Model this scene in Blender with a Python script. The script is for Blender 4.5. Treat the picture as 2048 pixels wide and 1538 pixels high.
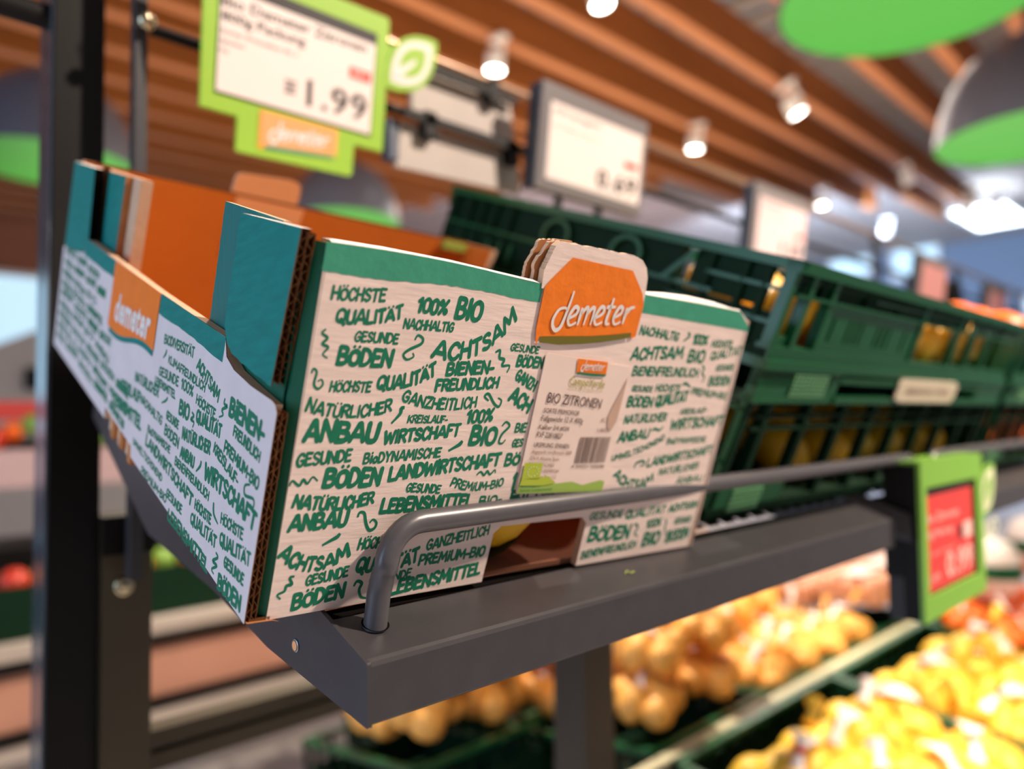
import bpy, math, random
from mathutils import Vector, Matrix
random.seed(7)
SC = bpy.context.scene
COL = SC.collection
for o in list(bpy.data.objects): bpy.data.objects.remove(o)

def lin(c):
    return tuple(((v/255)/12.92 if v/255 <= .04045 else ((v/255+.055)/1.055)**2.4) for v in c)

# ------------------------------------------------------------------ camera, world, lights, exposure
cam_d = bpy.data.cameras.new('camera'); cam = bpy.data.objects.new('camera', cam_d); COL.objects.link(cam)
RT = Vector((0.7316, -0.6816, -0.0131)); UP = Vector((-0.0203, -0.0409, 0.9990)); FW = Vector((0.6814, 0.7306, 0.0437))
FW.normalize(); RT = FW.cross(UP).normalized(); UP = RT.cross(FW)
M4 = Matrix((RT, UP, -FW)).transposed().to_4x4(); M4.translation = Vector((-0.12206, -0.29680, 1.22966))
cam.matrix_world = M4
cam_d.sensor_width = 36; cam_d.lens = 1476.08*36/2048; cam_d.clip_start = .01; cam_d.clip_end = 100
cam_d.dof.use_dof = True; cam_d.dof.focus_distance = .325; cam_d.dof.aperture_fstop = 3.5; cam_d.dof.aperture_blades = 0
SC.camera = cam
SC.view_settings.view_transform = 'Standard'; SC.view_settings.look = 'None'; SC.view_settings.gamma = 1
SC.view_settings.use_curve_mapping = False
SC.view_settings.exposure = 0.28
SC.cycles.use_denoising = True
SC.cycles.max_bounces = 6; SC.cycles.sample_clamp_indirect = 4
W = bpy.data.worlds.new('World'); SC.world = W; W.use_nodes = True
bg = W.node_tree.nodes['Background']; bg.inputs[0].default_value = (*lin((205, 200, 205)), 1); bg.inputs[1].default_value = 0.36

def area(name, loc, target, size, power, color, shape='RECTANGLE', sy=None):
    d = bpy.data.lights.new(name, 'AREA'); d.energy = power; d.color = lin(color); d.shape = shape; d.size = size
    if sy: d.size_y = sy
    o = bpy.data.objects.new(name, d); COL.objects.link(o); o.location = loc
    o.rotation_euler = (Vector(target)-Vector(loc)).to_track_quat('-Z', 'Y').to_euler()
    return o
def spot(name, loc, target, power, color, angle=60, blend=.6, r=.06):
    d = bpy.data.lights.new(name, 'SPOT'); d.energy = power; d.color = lin(color); d.spot_size = math.radians(angle)
    d.spot_blend = blend; d.shadow_soft_size = r
    o = bpy.data.objects.new(name, d); COL.objects.link(o); o.location = loc
    o.rotation_euler = (Vector(target)-Vector(loc)).to_track_quat('-Z', 'Y').to_euler()
    return o
#EXPO=0.28
#WORLD=0.36
area('daylight', (-3.2, .9, 1.9), (.1, .2, 1.25), 2.4, 58, (190, 218, 255), sy=2.0)
spot('key_spot', (1.7, -1.6, 3.3), (.2, 0, 1.2), 520, (255, 234, 214), 70, .5, .06)
spot('key_spot_2', (.5, .3, 3.4), (.4, .1, 1.2), 90, (255, 232, 214), 80, .5, .07)
spot('island_spot', (1.9, -1.0, 2.6), (1.6, .35, .6), 120, (255, 236, 205), 70, .6, .08)
spot('island_spot_2', (1.5, 1.9, 3.3), (1.1, .8, .6), 520, (255, 242, 222), 70, .6, .08)
area('ceiling_wash', (3.5, 2.5, 2.2), (3.5, 2.5, 4), 6, 135, (255, 228, 196), sy=5)
area('hall_fill', (6, 3, 3.35), (6, 3, 0), 4, 160, (255, 240, 225), sy=4)
area('far_hall_fill', (9.5, 4.5, 3.0), (16, 4, 3.2), 3, 300, (205, 225, 255), sy=2)  # added fill for the far wall, no lamp hangs here
area('back_hall_fill', (7.5, 5.5, 2.8), (8.5, 10, 2.4), 4, 130, (245, 225, 235), sy=2)  # unseen helper light added to brighten the back wall


# ------------------------------------------------------------------ materials
MATS = {}
def mat(name, rgb, rough=.5, metal=0, emit=0, emit_rgb=None, noise=0, scale=40, bump=0, bscale=200, spec=.5, stretch=None, trans=0, coat=0, sub=0):
    if name in MATS: return MATS[name]
    m = bpy.data.materials.new(name); m.use_nodes = True; nt = m.node_tree; b = nt.nodes['Principled BSDF']
    c = lin(rgb); b.inputs['Base Color'].default_value = (*c, 1); b.inputs['Roughness'].default_value = rough
    b.inputs['Metallic'].default_value = metal; b.inputs['Specular IOR Level'].default_value = spec
    if coat: b.inputs['Coat Weight'].default_value = coat
    if emit:
        b.inputs['Emission Color'].default_value = (*(lin(emit_rgb) if emit_rgb else c), 1); b.inputs['Emission Strength'].default_value = emit
    if noise or bump:
        tc = nt.nodes.new('ShaderNodeTexCoord'); mp = nt.nodes.new('ShaderNodeMapping')
        nt.links.new(tc.outputs['Object'], mp.inputs[0])
        if stretch: mp.inputs['Scale'].default_value = stretch
    if noise:
        n = nt.nodes.new('ShaderNodeTexNoise'); n.inputs['Scale'].default_value = scale; n.inputs['Detail'].default_value = 5
        nt.links.new(mp.outputs[0], n.inputs[0])
        r = nt.nodes.new('ShaderNodeValToRGB'); e = r.color_ramp.elements
        e[0].position = .3; e[1].position = .7
        e[0].color = (*[v*(1-noise) for v in c], 1); e[1].color = (*[min(1, v*(1+noise*.8)) for v in c], 1)
        nt.links.new(n.outputs[0], r.inputs[0]); nt.links.new(r.outputs[0], b.inputs['Base Color'])
    if bump:
        n2 = nt.nodes.new('ShaderNodeTexNoise'); n2.inputs['Scale'].default_value = bscale; n2.inputs['Detail'].default_value = 3
        nt.links.new(mp.outputs[0], n2.inputs[0])
        bp = nt.nodes.new('ShaderNodeBump'); bp.inputs['Strength'].default_value = bump; bp.inputs['Distance'].default_value = .001
        nt.links.new(n2.outputs[0], bp.inputs['Height']); nt.links.new(bp.outputs[0], b.inputs['Normal'])
    if sub: b.inputs['Subsurface Weight'].default_value = sub; b.inputs['Subsurface Radius'].default_value = (1, .6, .2); b.inputs['Subsurface Scale'].default_value = .03
    MATS[name] = m; return m
PAPER = mat('printed_paper', (244, 222, 212), .72, noise=.07, scale=90, bump=.25, bscale=160, spec=.25, stretch=(.35, 2.5, 2.5))
PAPER_SIDE = mat('printed_paper_side', (224, 216, 218), .7, noise=.04, scale=70, bump=.15, bscale=300, spec=.25)
GREEN_INK = mat('green_ink', (24, 122, 90), .62, noise=.12, scale=300, spec=.3)
GREEN_BAND = mat('green_band_print', (66, 158, 128), .6, noise=.07, scale=120, bump=.2, bscale=250, spec=.3, stretch=(1, 1, 1))
GREEN_EDGE = mat('green_edge_shaded', (0, 98, 72), .5, noise=.08, scale=60, spec=.4)  # darker than the band: shade on the turned-away strip put into the colour
TEAL = mat('teal_print', (10, 128, 122), .65, noise=.12, scale=160, bump=.3, bscale=400, spec=.25, stretch=(1, .4, 2))
ORANGE = mat('orange_print', (246, 128, 36), .65, noise=.05, scale=90, bump=.5, bscale=130, spec=.25)
ORANGE_IN = mat('orange_inside', (206, 112, 36), .7, noise=.05, scale=20, spec=.2)
OLIVE = mat('olive_print', (112, 104, 22), .6)
KRAFT = mat('kraft_board', (186, 124, 76), .8, noise=.12, scale=120, spec=.2)
KRAFT_D = mat('kraft_flute', (116, 76, 46), .85, noise=.2, scale=300, spec=.1)
KRAFT_L = mat('kraft_liner', (214, 180, 150), .8, noise=.08, scale=150, spec=.2)
HOLE = mat('hollow_shade', (10, 6, 4), .95, spec=.05)  # near-black stands for the shade inside flutes, flap end and rail gap
PEACH = mat('peach_print', (240, 168, 112), .7)
WHITEP = mat('white_paper', (238, 232, 226), .6, noise=.03, scale=60)
STICK = mat('sticker_paper', (246, 224, 212), .45, noise=.03, scale=60)
SHADOWP = mat('sticker_shade', (205, 170, 150), .6)  # shade at the lifting sticker edge, put into the colour
INKB = mat('brown_ink', (84, 56, 50), .6)
INKL = mat('light_ink', (150, 118, 108), .6)
CVERDE = mat('olive_green_ink', (176, 172, 84), .6)
LEAFG = mat('leaf_green_print', (180, 198, 60), .5)
HILLG = mat('hill_green_print', (158, 190, 84), .5)
STEEL = mat('anthracite_steel', (60, 58, 61), .38, metal=0, noise=.1, scale=70, bump=.06, bscale=900, spec=.5)
STEEL_R = mat('anthracite_rail', (84, 82, 86), .33, spec=.6, noise=.06, scale=200)
STEEL_D = mat('dark_post_steel', (12, 11, 11), .4, spec=.22, noise=.1, scale=20)
STEEL_E = mat('bare_steel_edge', (150, 150, 152), .35, metal=.6)
CHROME = mat('zinc_screw', (190, 180, 150), .25, metal=1)
POST_L = mat('post_daylit_side', (120, 135, 150), .16, metal=.75)  # daylight on this side put into a pale blue-grey colour
BLACKP = mat('black_plastic', (14, 13, 14), .6, spec=.25)
GREYP = mat('grey_plastic', (122, 118, 120), .5)
GREYB = mat('grey_sign_back', (182, 172, 166), .6, noise=.05, scale=30)
NAVY = mat('navy_plastic', (40, 58, 84), .5)
LIME = mat('lime_frame_plastic', (158, 208, 62), .45, noise=.02, scale=5)
LIME2 = mat('green_frame_plastic', (124, 176, 66), .45)
EINK = mat('e_ink_white', (252, 240, 236), .5, noise=.01, scale=5)
EBLACK = mat('e_ink_black', (30, 22, 24), .5)
EGREY = mat('e_ink_grey', (150, 138, 138), .5)
ERED = mat('e_ink_red', (232, 74, 56), .5)
EREDS = mat('e_ink_red_screen', (222, 66, 62), .45)
PINKT = mat('e_ink_pale', (246, 196, 186), .5)
WHITE = mat('white_plastic', (246, 244, 240), .4)
PEACHS = mat('peach_sticker', (250, 176, 112), .5)
YEL = mat('yellow_edge', (250, 190, 40), .5)
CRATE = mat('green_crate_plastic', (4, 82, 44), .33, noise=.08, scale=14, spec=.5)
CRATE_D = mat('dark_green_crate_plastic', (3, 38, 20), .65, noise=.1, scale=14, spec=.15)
CRATE_L = mat('pale_crate_print', (110, 168, 120), .5)
LEMON = mat('lemon_skin', (255, 190, 36), .42, sub=.3, noise=.08, scale=30, bump=.4, bscale=260)
LEMON2 = mat('lemon_skin_netted', (254, 200, 64), .45, noise=.08, scale=40, bump=.6, bscale=420)
POTATO = mat('potato_skin_netted', (244, 174, 80), .5, noise=.18, scale=40, bump=.5, bscale=200)
ORF = mat('orange_skin', (246, 112, 20), .42, noise=.08, scale=40, bump=.3, bscale=300)
REDF = mat('red_fruit_skin', (206, 60, 36), .3)
GRNF = mat('green_fruit_skin', (120, 160, 60), .4)
LEAFD = mat('dark_leaf', (14, 44, 22), .4)
REDT = mat('red_band', (226, 70, 54), .5)
TRAY = mat('pink_tray_goods', (228, 168, 138), .5, noise=.2, scale=25)
WOODB = mat('beam_wood', (150, 88, 40), .6, noise=.22, scale=3, spec=.25, stretch=(.25, 6, 6))
WOODU = mat('beam_wood_lit_underside', (178, 116, 74), .6, noise=.15, scale=3, spec=.25, stretch=(.25, 6, 6))  # paler copy of the beam wood, light on the underside painted in
BOARD = mat('fascia_board', (186, 134, 112), .55, noise=.06, scale=6)
CEIL = mat('ceiling_sheet', (152, 144, 140), .6)
WALLR = mat('far_wall_paint', (120, 140, 165), .7)
WALLB = mat('back_wall_paint', (170, 155, 158), .7, noise=.08, scale=1.2)
WALLW = mat('brown_wall_boards', (150, 96, 68), .7, noise=.25, scale=2.5, stretch=(.4, .4, 6))
FLOOR = mat('floor_tile', (196, 190, 188), .35, noise=.05, scale=3)
GLASSW = mat('window_daylight', (190, 220, 235), .3, emit=.9, emit_rgb=(176, 212, 232))
LAMPE = mat('lamp_face', (255, 252, 248), .3, emit=26, emit_rgb=(255, 246, 234))
SKYL = mat('skylight_panel', (240, 250, 255), .3, emit=7, emit_rgb=(225, 240, 255))
DOMEM = mat('pendant_shade_metal', (96, 104, 122), .34, metal=.15, spec=.6)
DOMEG = mat('pendant_green_felt', (44, 142, 48), .7, emit=.10, emit_rgb=(70, 190, 64))

# ------------------------------------------------------------------ mesh helpers
class MB:
    def __init__(s, f=None): s.v = []; s.fc = []; s.m = []; s.ms = []; s.f = f; s.sm = []
    def mi(s, m):
        if m not in s.ms: s.ms.append(m)
        return s.ms.index(m)
    def add(s, vs, fs, m, smooth=False):
        k = len(s.v)
        for p in vs: s.v.append(tuple(s.f(*p)) if s.f else tuple(p))
        i = s.mi(m)
        for f in fs: s.fc.append([k+a for a in f]); s.m.append(i); s.sm.append(smooth)
        return s
    def box(s, a, b, m):
        (x0, y0, z0), (x1, y1, z1) = a, b
        vs = [(x0,y0,z0),(x1,y0,z0),(x1,y1,z0),(x0,y1,z0),(x0,y0,z1),(x1,y0,z1),(x1,y1,z1),(x0,y1,z1)]
        return s.add(vs, [(0,3,2,1),(4,5,6,7),(0,1,5,4),(1,2,6,5),(2,3,7,6),(3,0,4,7)], m)
    def prism(s, poly, t0, t1, ax, m, me=None, mb=None):
        # poly of 2D points; ax = axis of thickness; 'y': poly=(x,z), 'x': poly=(y,z), 'z': poly=(x,y)
        n = len(poly)
        def P(p, t): return {'y': (p[0], t, p[1]), 'x': (t, p[0], p[1]), 'z': (p[0], p[1], t)}[ax]
        vs = [P(p, t0) for p in poly]+[P(p, t1) for p in poly]
        s.add(vs, [list(range(n))], m)
        s.add([P(p, t1) for p in poly], [list(range(n))[::-1]], mb or m)
        k = [(i, (i+1) % n, n+(i+1) % n, n+i) for i in range(n)]
        s.add(vs, k, me or m)
        return s
    def tube(s, pts, r, m, n=12, cap=True):
        pts = [Vector(p) for p in pts]; vs = []; ref = Vector((0.13, .31, .94)).normalized()
        for i, p in enumerate(pts):
            t = (pts[min(i+1, len(pts)-1)]-pts[max(i-1, 0)]).normalized()
            if i == 0: a = t.cross(ref).normalized()
            else: a = (a-t*a.dot(t)).normalized()
            b = t.cross(a); rr = r[i] if isinstance(r, (list, tuple)) else r
            for k in range(n):
                th = 2*math.pi*k/n; vs.append(tuple(p+(a*math.cos(th)+b*math.sin(th))*rr))
        fs = []
        for i in range(len(pts)-1):
            for k in range(n): fs.append((i*n+k, i*n+(k+1) % n, (i+1)*n+(k+1) % n, (i+1)*n+k))
        s.add(vs, fs, m, True)
        if cap: s.add(vs[:n], [list(range(n))[::-1]], m); s.add(vs[-n:], [list(range(n))], m)
        return s
    def lathe(s, prof, c, m, n=24, axis=Vector((0, 0, 1))):
        q = Vector((0, 0, 1)).rotation_difference(Vector(axis)); vs = []
        for r, z in prof:
            for k in range(n):
                th = 2*math.pi*k/n; p = q @ Vector((r*math.cos(th), r*math.sin(th), z)); vs.append(tuple(Vector(c)+p))
        fs = [(i*n+k, i*n+(k+1) % n, (i+1)*n+(k+1) % n, (i+1)*n+k) for i in range(len(prof)-1) for k in range(n)]
        return s.add(vs, fs, m, True)
    def build(s, name, parent=None, **pr):
        me = bpy.data.meshes.new(name); me.from_pydata(s.v, [], s.fc)
        for m in s.ms: me.materials.append(m)
        me.polygons.foreach_set('material_index', s.m); me.polygons.foreach_set('use_smooth', s.sm); me.update()
        o = bpy.data.objects.new(name, me); COL.objects.link(o)
        if parent:
            o.parent = parent; o.matrix_parent_inverse = Matrix.Translation(-parent.location)
        for k, v in pr.items(): o[k] = v
        return o
def thing(name, loc, label, cat, group=None):
    o = bpy.data.objects.new(name, None); COL.objects.link(o); o.location = loc; o.empty_display_size = .02
    o['label'] = label; o['category'] = cat
    if group: o['group'] = group
    return o
def bevel(o, w=.001, seg=2):
    b = o.modifiers.new('b', 'BEVEL'); b.width = w; b.segments = seg; b.limit_method = 'ANGLE'; b.angle_limit = math.radians(40)
    return o

# text: flat glyph outlines of the built-in font, bent onto a base line on a surface
TC = {}
def glyphs(t, off=.025):
    if (t, off) in TC: return TC[t, off]
    cu = bpy.data.curves.new('t', 'FONT'); cu.body = t; cu.offset = off; cu.resolution_u = 2; cu.space_character = .96 if off < .01 else 1.06
    o = bpy.data.objects.new('t', cu); COL.objects.link(o); bpy.context.view_layer.update()
    me = bpy.data.meshes.new_from_object(o.evaluated_get(bpy.context.evaluated_depsgraph_get()))
    v = [(p.co.x, p.co.y) for p in me.vertices]; f = [list(p.vertices) for p in me.polygons]
    bpy.data.objects.remove(o); bpy.data.curves.remove(cu); bpy.data.meshes.remove(me)
    x0 = min(p[0] for p in v); x1 = max(p[0] for p in v)
    TC[t, off] = ([((p[0]-x0)/(x1-x0), p[1]/.72) for p in v], f); return TC[t, off]
def write(mb, t, pts, h, place, m, off=.03, wob=0, lean=0.0):
    v, f = glyphs(t, off); p0 = pts[0]; p2 = pts[-1]
    pm = pts[1] if len(pts) == 3 else ((p0[0]+p2[0])/2, (p0[1]+p2[1])/2)
    L = math.hypot(p2[0]-p0[0], p2[1]-p0[1]); tm = .5
    if len(pts) == 3:
        a = math.hypot(pm[0]-p0[0], pm[1]-p0[1]); b = math.hypot(p2[0]-pm[0], p2[1]-pm[1]); tm = a/(a+b)
        c = [(pm[i]-(1-tm)**2*p0[i]-tm*tm*p2[i])/(2*tm*(1-tm)) for i in (0, 1)]
    else: c = pm
    out = []; ph = random.random()*9
    sgn = 1 if p2[0] > p0[0] else -1
    for s, y in v:
        bx = [(1-s)**2*p0[i]+2*s*(1-s)*c[i]+s*s*p2[i] for i in (0, 1)]
        tx = [2*(1-s)*(c[i]-p0[i])+2*s*(p2[i]-c[i]) for i in (0, 1)]; tl = math.hypot(*tx) or 1
        nx = (-tx[1]/tl*sgn*.75, 1-.25*(1-abs(tx[0]/tl)))
        yy = y*h
        if wob:
            bx[0] += wob*L*.010*math.sin(s*43+ph+y*3); yy += wob*h*.05*math.sin(s*29+ph*2)+wob*h*.02*math.sin(s*90+y*9)
        out.append(place(bx[0]+nx[0]*yy+lean*yy*sgn, bx[1]+nx[1]*yy))
    mb.add(out, f, m)
def squiggle(mb, pts, w, place, m):
    # rounded brush stroke along a smoothed path
    P = []
    n = len(pts)
    for i in range(n-1):
        a = pts[max(i-1, 0)]; b = pts[i]; c = pts[i+1]; d = pts[min(i+2, n-1)]
        for k in range(5):
            t = k/5; P.append([.5*((2*b[j])+(-a[j]+c[j])*t+(2*a[j]-5*b[j]+4*c[j]-d[j])*t*t+(-a[j]+3*b[j]-3*c[j]+d[j])*t**3) for j in (0, 1)])
    P.append(list(pts[-1])); vs = []
    for i, p in enumerate(P):
        q = P[min(i+1, len(P)-1)]; r = P[max(i-1, 0)]; dx, dy = q[0]-r[0], q[1]-r[1]; l = math.hypot(dx, dy) or 1
        ww = w*(.55+.45*math.sin(math.pi*min(1, (i+1)/len(P)*1.1)))/2
        vs += [place(p[0]-dy/l*ww, p[1]+dx/l*ww), place(p[0]+dy/l*ww, p[1]-dx/l*ww)]
    mb.add(vs, [(2*i, 2*i+1, 2*i+3, 2*i+2) for i in range(len(P)-1)], m)

# hand lettering: brush strokes on letter skeletons ('c' = smooth curve, 'l' = straight)
HL = {'A': (.74, ['l0,0 .46,1 .58,1 1,0', 'l.2,.3 .82,.3']), 'B': (.62, ['l.05,0 .05,1', 'c.05,1 .7,.97 .85,.76 .6,.55 .1,.52', 'c.1,.52 .75,.5 1,.27 .7,.03 .05,0']),
 'C': (.58, ['c1,.78 .75,.98 .35,.95 .05,.6 .08,.25 .4,.0 .75,.03 1,.22']), 'D': (.62, ['l.05,0 .05,1', 'c.05,1 .6,.95 .98,.6 .9,.25 .5,.02 .05,0']),
 'E': (.52, ['l.05,0 .05,1', 'l.05,1 .95,.98', 'l.05,.53 .8,.54', 'l.05,0 1,.02']), 'F': (.5, ['l.05,0 .05,1', 'l.05,1 1,.98', 'l.05,.52 .8,.53']),
 'G': (.62, ['c.95,.82 .7,.99 .35,.94 .05,.6 .08,.25 .4,.0 .8,.05 .95,.3 .95,.45', 'l.95,.45 .55,.45']), 'H': (.64, ['l.05,0 .05,1', 'l.95,0 .95,1', 'l.05,.5 .95,.5']),
 'I': (.16, ['l.5,0 .5,1']), 'K': (.6, ['l.05,0 .05,1', 'l.95,1 .1,.45', 'l.3,.58 1,0']), 'L': (.5, ['l.05,1 .05,0', 'l.05,0 1,.02']), 'M': (.86, ['l.0,0 .12,1', 'l.12,1 .5,.3', 'l.5,.3 .88,1', 'l.88,1 1,0']),
 'N': (.66, ['l.05,0 .05,1', 'l.05,1 .93,0', 'l.93,0 .95,1']), 'O': (.62, ['c.5,1 .12,.85 .0,.5 .12,.13 .5,0 .88,.15 1,.5 .88,.87 .5,1']), 'P': (.58, ['l.05,0 .05,1', 'c.05,1 .75,.98 1,.74 .7,.45 .1,.42']),
 'Q': (.66, ['c.5,1 .12,.85 .0,.5 .12,.15 .5,.03 .88,.18 1,.5 .88,.87 .5,1', 'l.55,.25 1,-.12']), 'R': (.6, ['l.05,0 .05,1', 'c.05,1 .75,.98 .95,.76 .65,.52 .1,.48', 'l.45,.5 1,0']),
 'S': (.54, ['c.95,.85 .65,1 .2,.93 .08,.72 .4,.54 .85,.4 .95,.18 .55,.0 .05,.12']), 'T': (.58, ['l.0,.98 1,1', 'l.5,1 .48,0']), 'U': (.62, ['c.03,1 .05,.35 .2,.05 .5,0 .82,.06 .95,.35 .97,1']),
 'W': (.9, ['l.0,1 .2,0', 'l.2,0 .5,.8', 'l.5,.8 .78,0', 'l.78,0 1,1']), 'Y': (.62, ['l.0,1 .5,.5', 'l1,1 .5,.5', 'l.5,.5 .48,0']), 'Z': (.56, ['l.0,.98 1,1', 'l1,1 .0,0', 'l.0,0 1,.02']), 'X': (.6, ['l0,0 1,1', 'l0,1 1,0']),
 'V': (.62, ['l0,1 .5,0', 'l.5,0 1,1']), '0': (.5, ['c.5,1 .1,.85 .0,.5 .1,.13 .5,0 .9,.15 1,.5 .9,.87 .5,1']), '1': (.3, ['l.0,.78 .7,1', 'l.7,1 .7,0']), '%': (.7, ['l.1,0 .9,1', 'c.2,.95 .05,.8 .2,.65 .35,.8 .2,.95', 'c.8,.35 .65,.2 .8,.05 .95,.2 .8,.35']),
 '-': (.32, ['l0,.42 1,.44']), 'i': (.16, ['l.5,0 .5,.66', 'l.5,.95 .5,.98']), 'o': (.42, ['c.5,.6 .05,.4 .1,.1 .5,.0 .95,.2 .9,.5 .5,.6']), 'u': (.46, ['c.03,.66 .05,.2 .4,.0 .8,.08 .95,.66']), ' ': (.35, [])}
UM = {'Ä': 'A', 'Ö': 'O', 'Ü': 'U'}
def cr(P, k=4):
    out = []
    for i in range(len(P)-1):
        a = P[max(i-1, 0)]; b = P[i]; c = P[i+1]; d = P[min(i+2, len(P)-1)]
        for q in range(k):
            t = q/k; out.append(tuple(.5*((2*b[j])+(-a[j]+c[j])*t+(2*a[j]-5*b[j]+4*c[j]-d[j])*t*t+(-a[j]+3*b[j]-3*c[j]+d[j])*t**3) for j in (0, 1)))
    return out+[tuple(P[-1])]
EP = [0, 0]
def hand(mb, t, pts, h, place, m, wt=.19, lean=.06):
    gap = .17; x = 0; lay = []
    for ch in t:
        w, st = HL[UM.get(ch, ch)]; ww = w*random.uniform(.95, 1.05); lay.append((x, ww, st, ch, random.uniform(-.03, .03), random.uniform(.95, 1.05))); x += ww+gap
    Wt = x-gap; p0, p2 = pts[0], pts[-1]; pm = pts[1] if len(pts) == 3 else ((p0[0]+p2[0])/2, (p0[1]+p2[1])/2)
    L = math.hypot(p2[0]-p0[0], p2[1]-p0[1]); tm = .5
    if len(pts) == 3:
        a = math.hypot(pm[0]-p0[0], pm[1]-p0[1]); b = math.hypot(p2[0]-pm[0], p2[1]-pm[1]); tm = a/(a+b); L = a+b
        c = [(pm[i]-(1-tm)**2*p0[i]-tm*tm*p2[i])/(2*tm*(1-tm)) for i in (0, 1)]
    else: c = pm
    w = wt*h; pad = w*.5; kx = (L-2*pad)/Wt; sg = 1 if p2[0] > p0[0] else -1
    def mp(X, Y):
        s = X/L; bx = [(1-s)**2*p0[i]+2*s*(1-s)*c[i]+s*s*p2[i] for i in (0, 1)]
        tx = [2*(1-s)*(c[i]-p0[i])+2*s*(p2[i]-c[i]) for i in (0, 1)]; tl = math.hypot(*tx) or 1
        return place(bx[0]-tx[1]/tl*sg*.75*Y+lean*Y*sg, bx[1]+(1-.25*(1-abs(tx[0]/tl)))*Y)
    for x0, ww, st, ch, dy, sc in lay:
        SS = [(q[0], [tuple(float(v) for v in p.split(',')) for p in q[1:].split()]) for q in st]
        if ch in UM: SS += [('u', [(.22, 1.30), (.23, 1.32)]), ('u', [(.78, 1.31), (.79, 1.33)])]; sy = .86
        else: sy = 1
        for kind, P in SS:
            P = [(pad+(x0+p[0]*ww)*kx, pad+(p[1]*sc*sy+dy)*(h-w)) for p in P]
            if kind == 'c': P = cr(P)
            ww_ = w*random.uniform(.9, 1.08)*(.8 if kind == 'u' else 1)
            for i, (px, py) in enumerate(P):
                EP[1] = (EP[1]+1) % 16; EP[0] = EP[1]*2.5e-6
                n = 8 if i in (0, len(P)-1) else 6; r = ww_/2*(1 if kind == 'l' else .98)
                mb.add([mp(px+r*math.cos(6.283*k/n+.4), py+r*math.sin(6.283*k/n+.4)) for k in range(n)], [list(range(n))], m)
                if i:
                    EP[1] = (EP[1]+1) % 16; EP[0] = EP[1]*2.5e-6
                    qx, qy = P[i-1]; dx, dy_ = px-qx, py-qy; l = math.hypot(dx, dy_) or 1; nx, ny = -dy_/l*ww_/2, dx/l*ww_/2
                    mb.add([mp(qx+nx, qy+ny), mp(px+nx, py+ny), mp(px-nx, py-ny), mp(qx-nx, qy-ny)], [(0, 1, 2, 3)], m)

# ------------------------------------------------------------------ frames of reference
TH = 0.3618269; CT, ST = math.cos(TH), math.sin(TH)
def shelf(x, d, n): return (x, d*CT-n*ST, 1.15+d*ST+n*CT)
KC = {(0,0,0):(0.0018,-0.0059,-0.0000),(1,0,0):(0.2968,-0.0198,-0.0000),(0,1,0):(0.0094,0.3979,-0.0000),(0,0,1):(0.0011,-0.0004,0.1570),(1,0,1):(0.2924,-0.0143,0.1520),(0,1,1):(0.0084,0.3841,0.1454),(1,1,1):(0.3409,0.3307,0.1459),(1,1,0):(0.3120,0.3493,0.0000)}
def carton(x, d, n):
    u, v, w = x/.33, d/.36, n/.154; P = [0, 0, 0]
    for (a, b, c), k in KC.items():
        q = (u if a else 1-u)*(v if b else 1-v)*(w if c else 1-w)
        for i in range(3): P[i] += k[i]*q
    return shelf(P[0], P[1], P[2]+.0008)

def lerp(x, tab):
    for (a, u), (b, v) in zip(tab, tab[1:]):
        if x <= b: return u+(v-u)*(x-a)/(b-a)
    return tab[-1][1]
def cfront(x, d, n): return carton(x+lerp(max(0, x), [(0, 0), (.0583, .0044), (.132, .0056), (.21, .0060), (.26, .0045), (.315, .0010), (.34, 0)])*n/.15, d, n)
def cside(x, d, n):
    k = lerp(max(0, d), [(0, 0), (.05, .0032), (.30, .0032), (.34, .0015), (.37, 0)])
    return carton(x, d-k*n/.1, n-.0020*max(0, min(d, .3))/.3*n/.1)
def cback(x, d, n): return carton(x+lerp(max(0, x), [(0, 0), (.1, .006), (.2, .006), (.33, 0)])*n/.15, d, n)

# ------------------------------------------------------------------ setting
bl = Vector((0.9976, 0.0556, 0.0426)).normalized(); bs = Vector((-.0556, .9985, 0)).normalized(); bn = bl.cross(bs)
CAMP = Vector((-0.12206, -0.29680, 1.22966))
def beamsp(a, l, h): return tuple(CAMP+bl*a+bs*l+bn*h)
def struct(mb, name): return mb.build(name, kind='structure')
fl = MB(); fl.box((-4, -4, -.05), (17, 11, 0), FLOOR); struct(fl, 'floor')
cl = MB(beamsp)
for i in range(64):
    a = -3+i*.31; cl.box((a, -3.4, 2.62), (a+.2, 12.5, 2.66), CEIL); cl.box((a+.2, -3.4, 2.70), (a+.31, 12.5, 2.74), CEIL)
struct(cl, 'ceiling')
wr = MB(); wr.box((16.2, -4, 0), (16.4, 11, 5), WALLR); struct(wr, 'wall_right')
wb = MB(); wb.box((5.6, 10, 0), (16.2, 10.2, 5), WALLB); wb.box((-4, 10, 2.95), (5.6, 10.2, 5), WALLW); wb.box((-4, 10, 0), (5.6, 10.2, .9), WALLB); wb.box((3.6, 10, .9), (5.6, 10.2, 2.95), WALLB)
struct(wb, 'wall_back')
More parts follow.
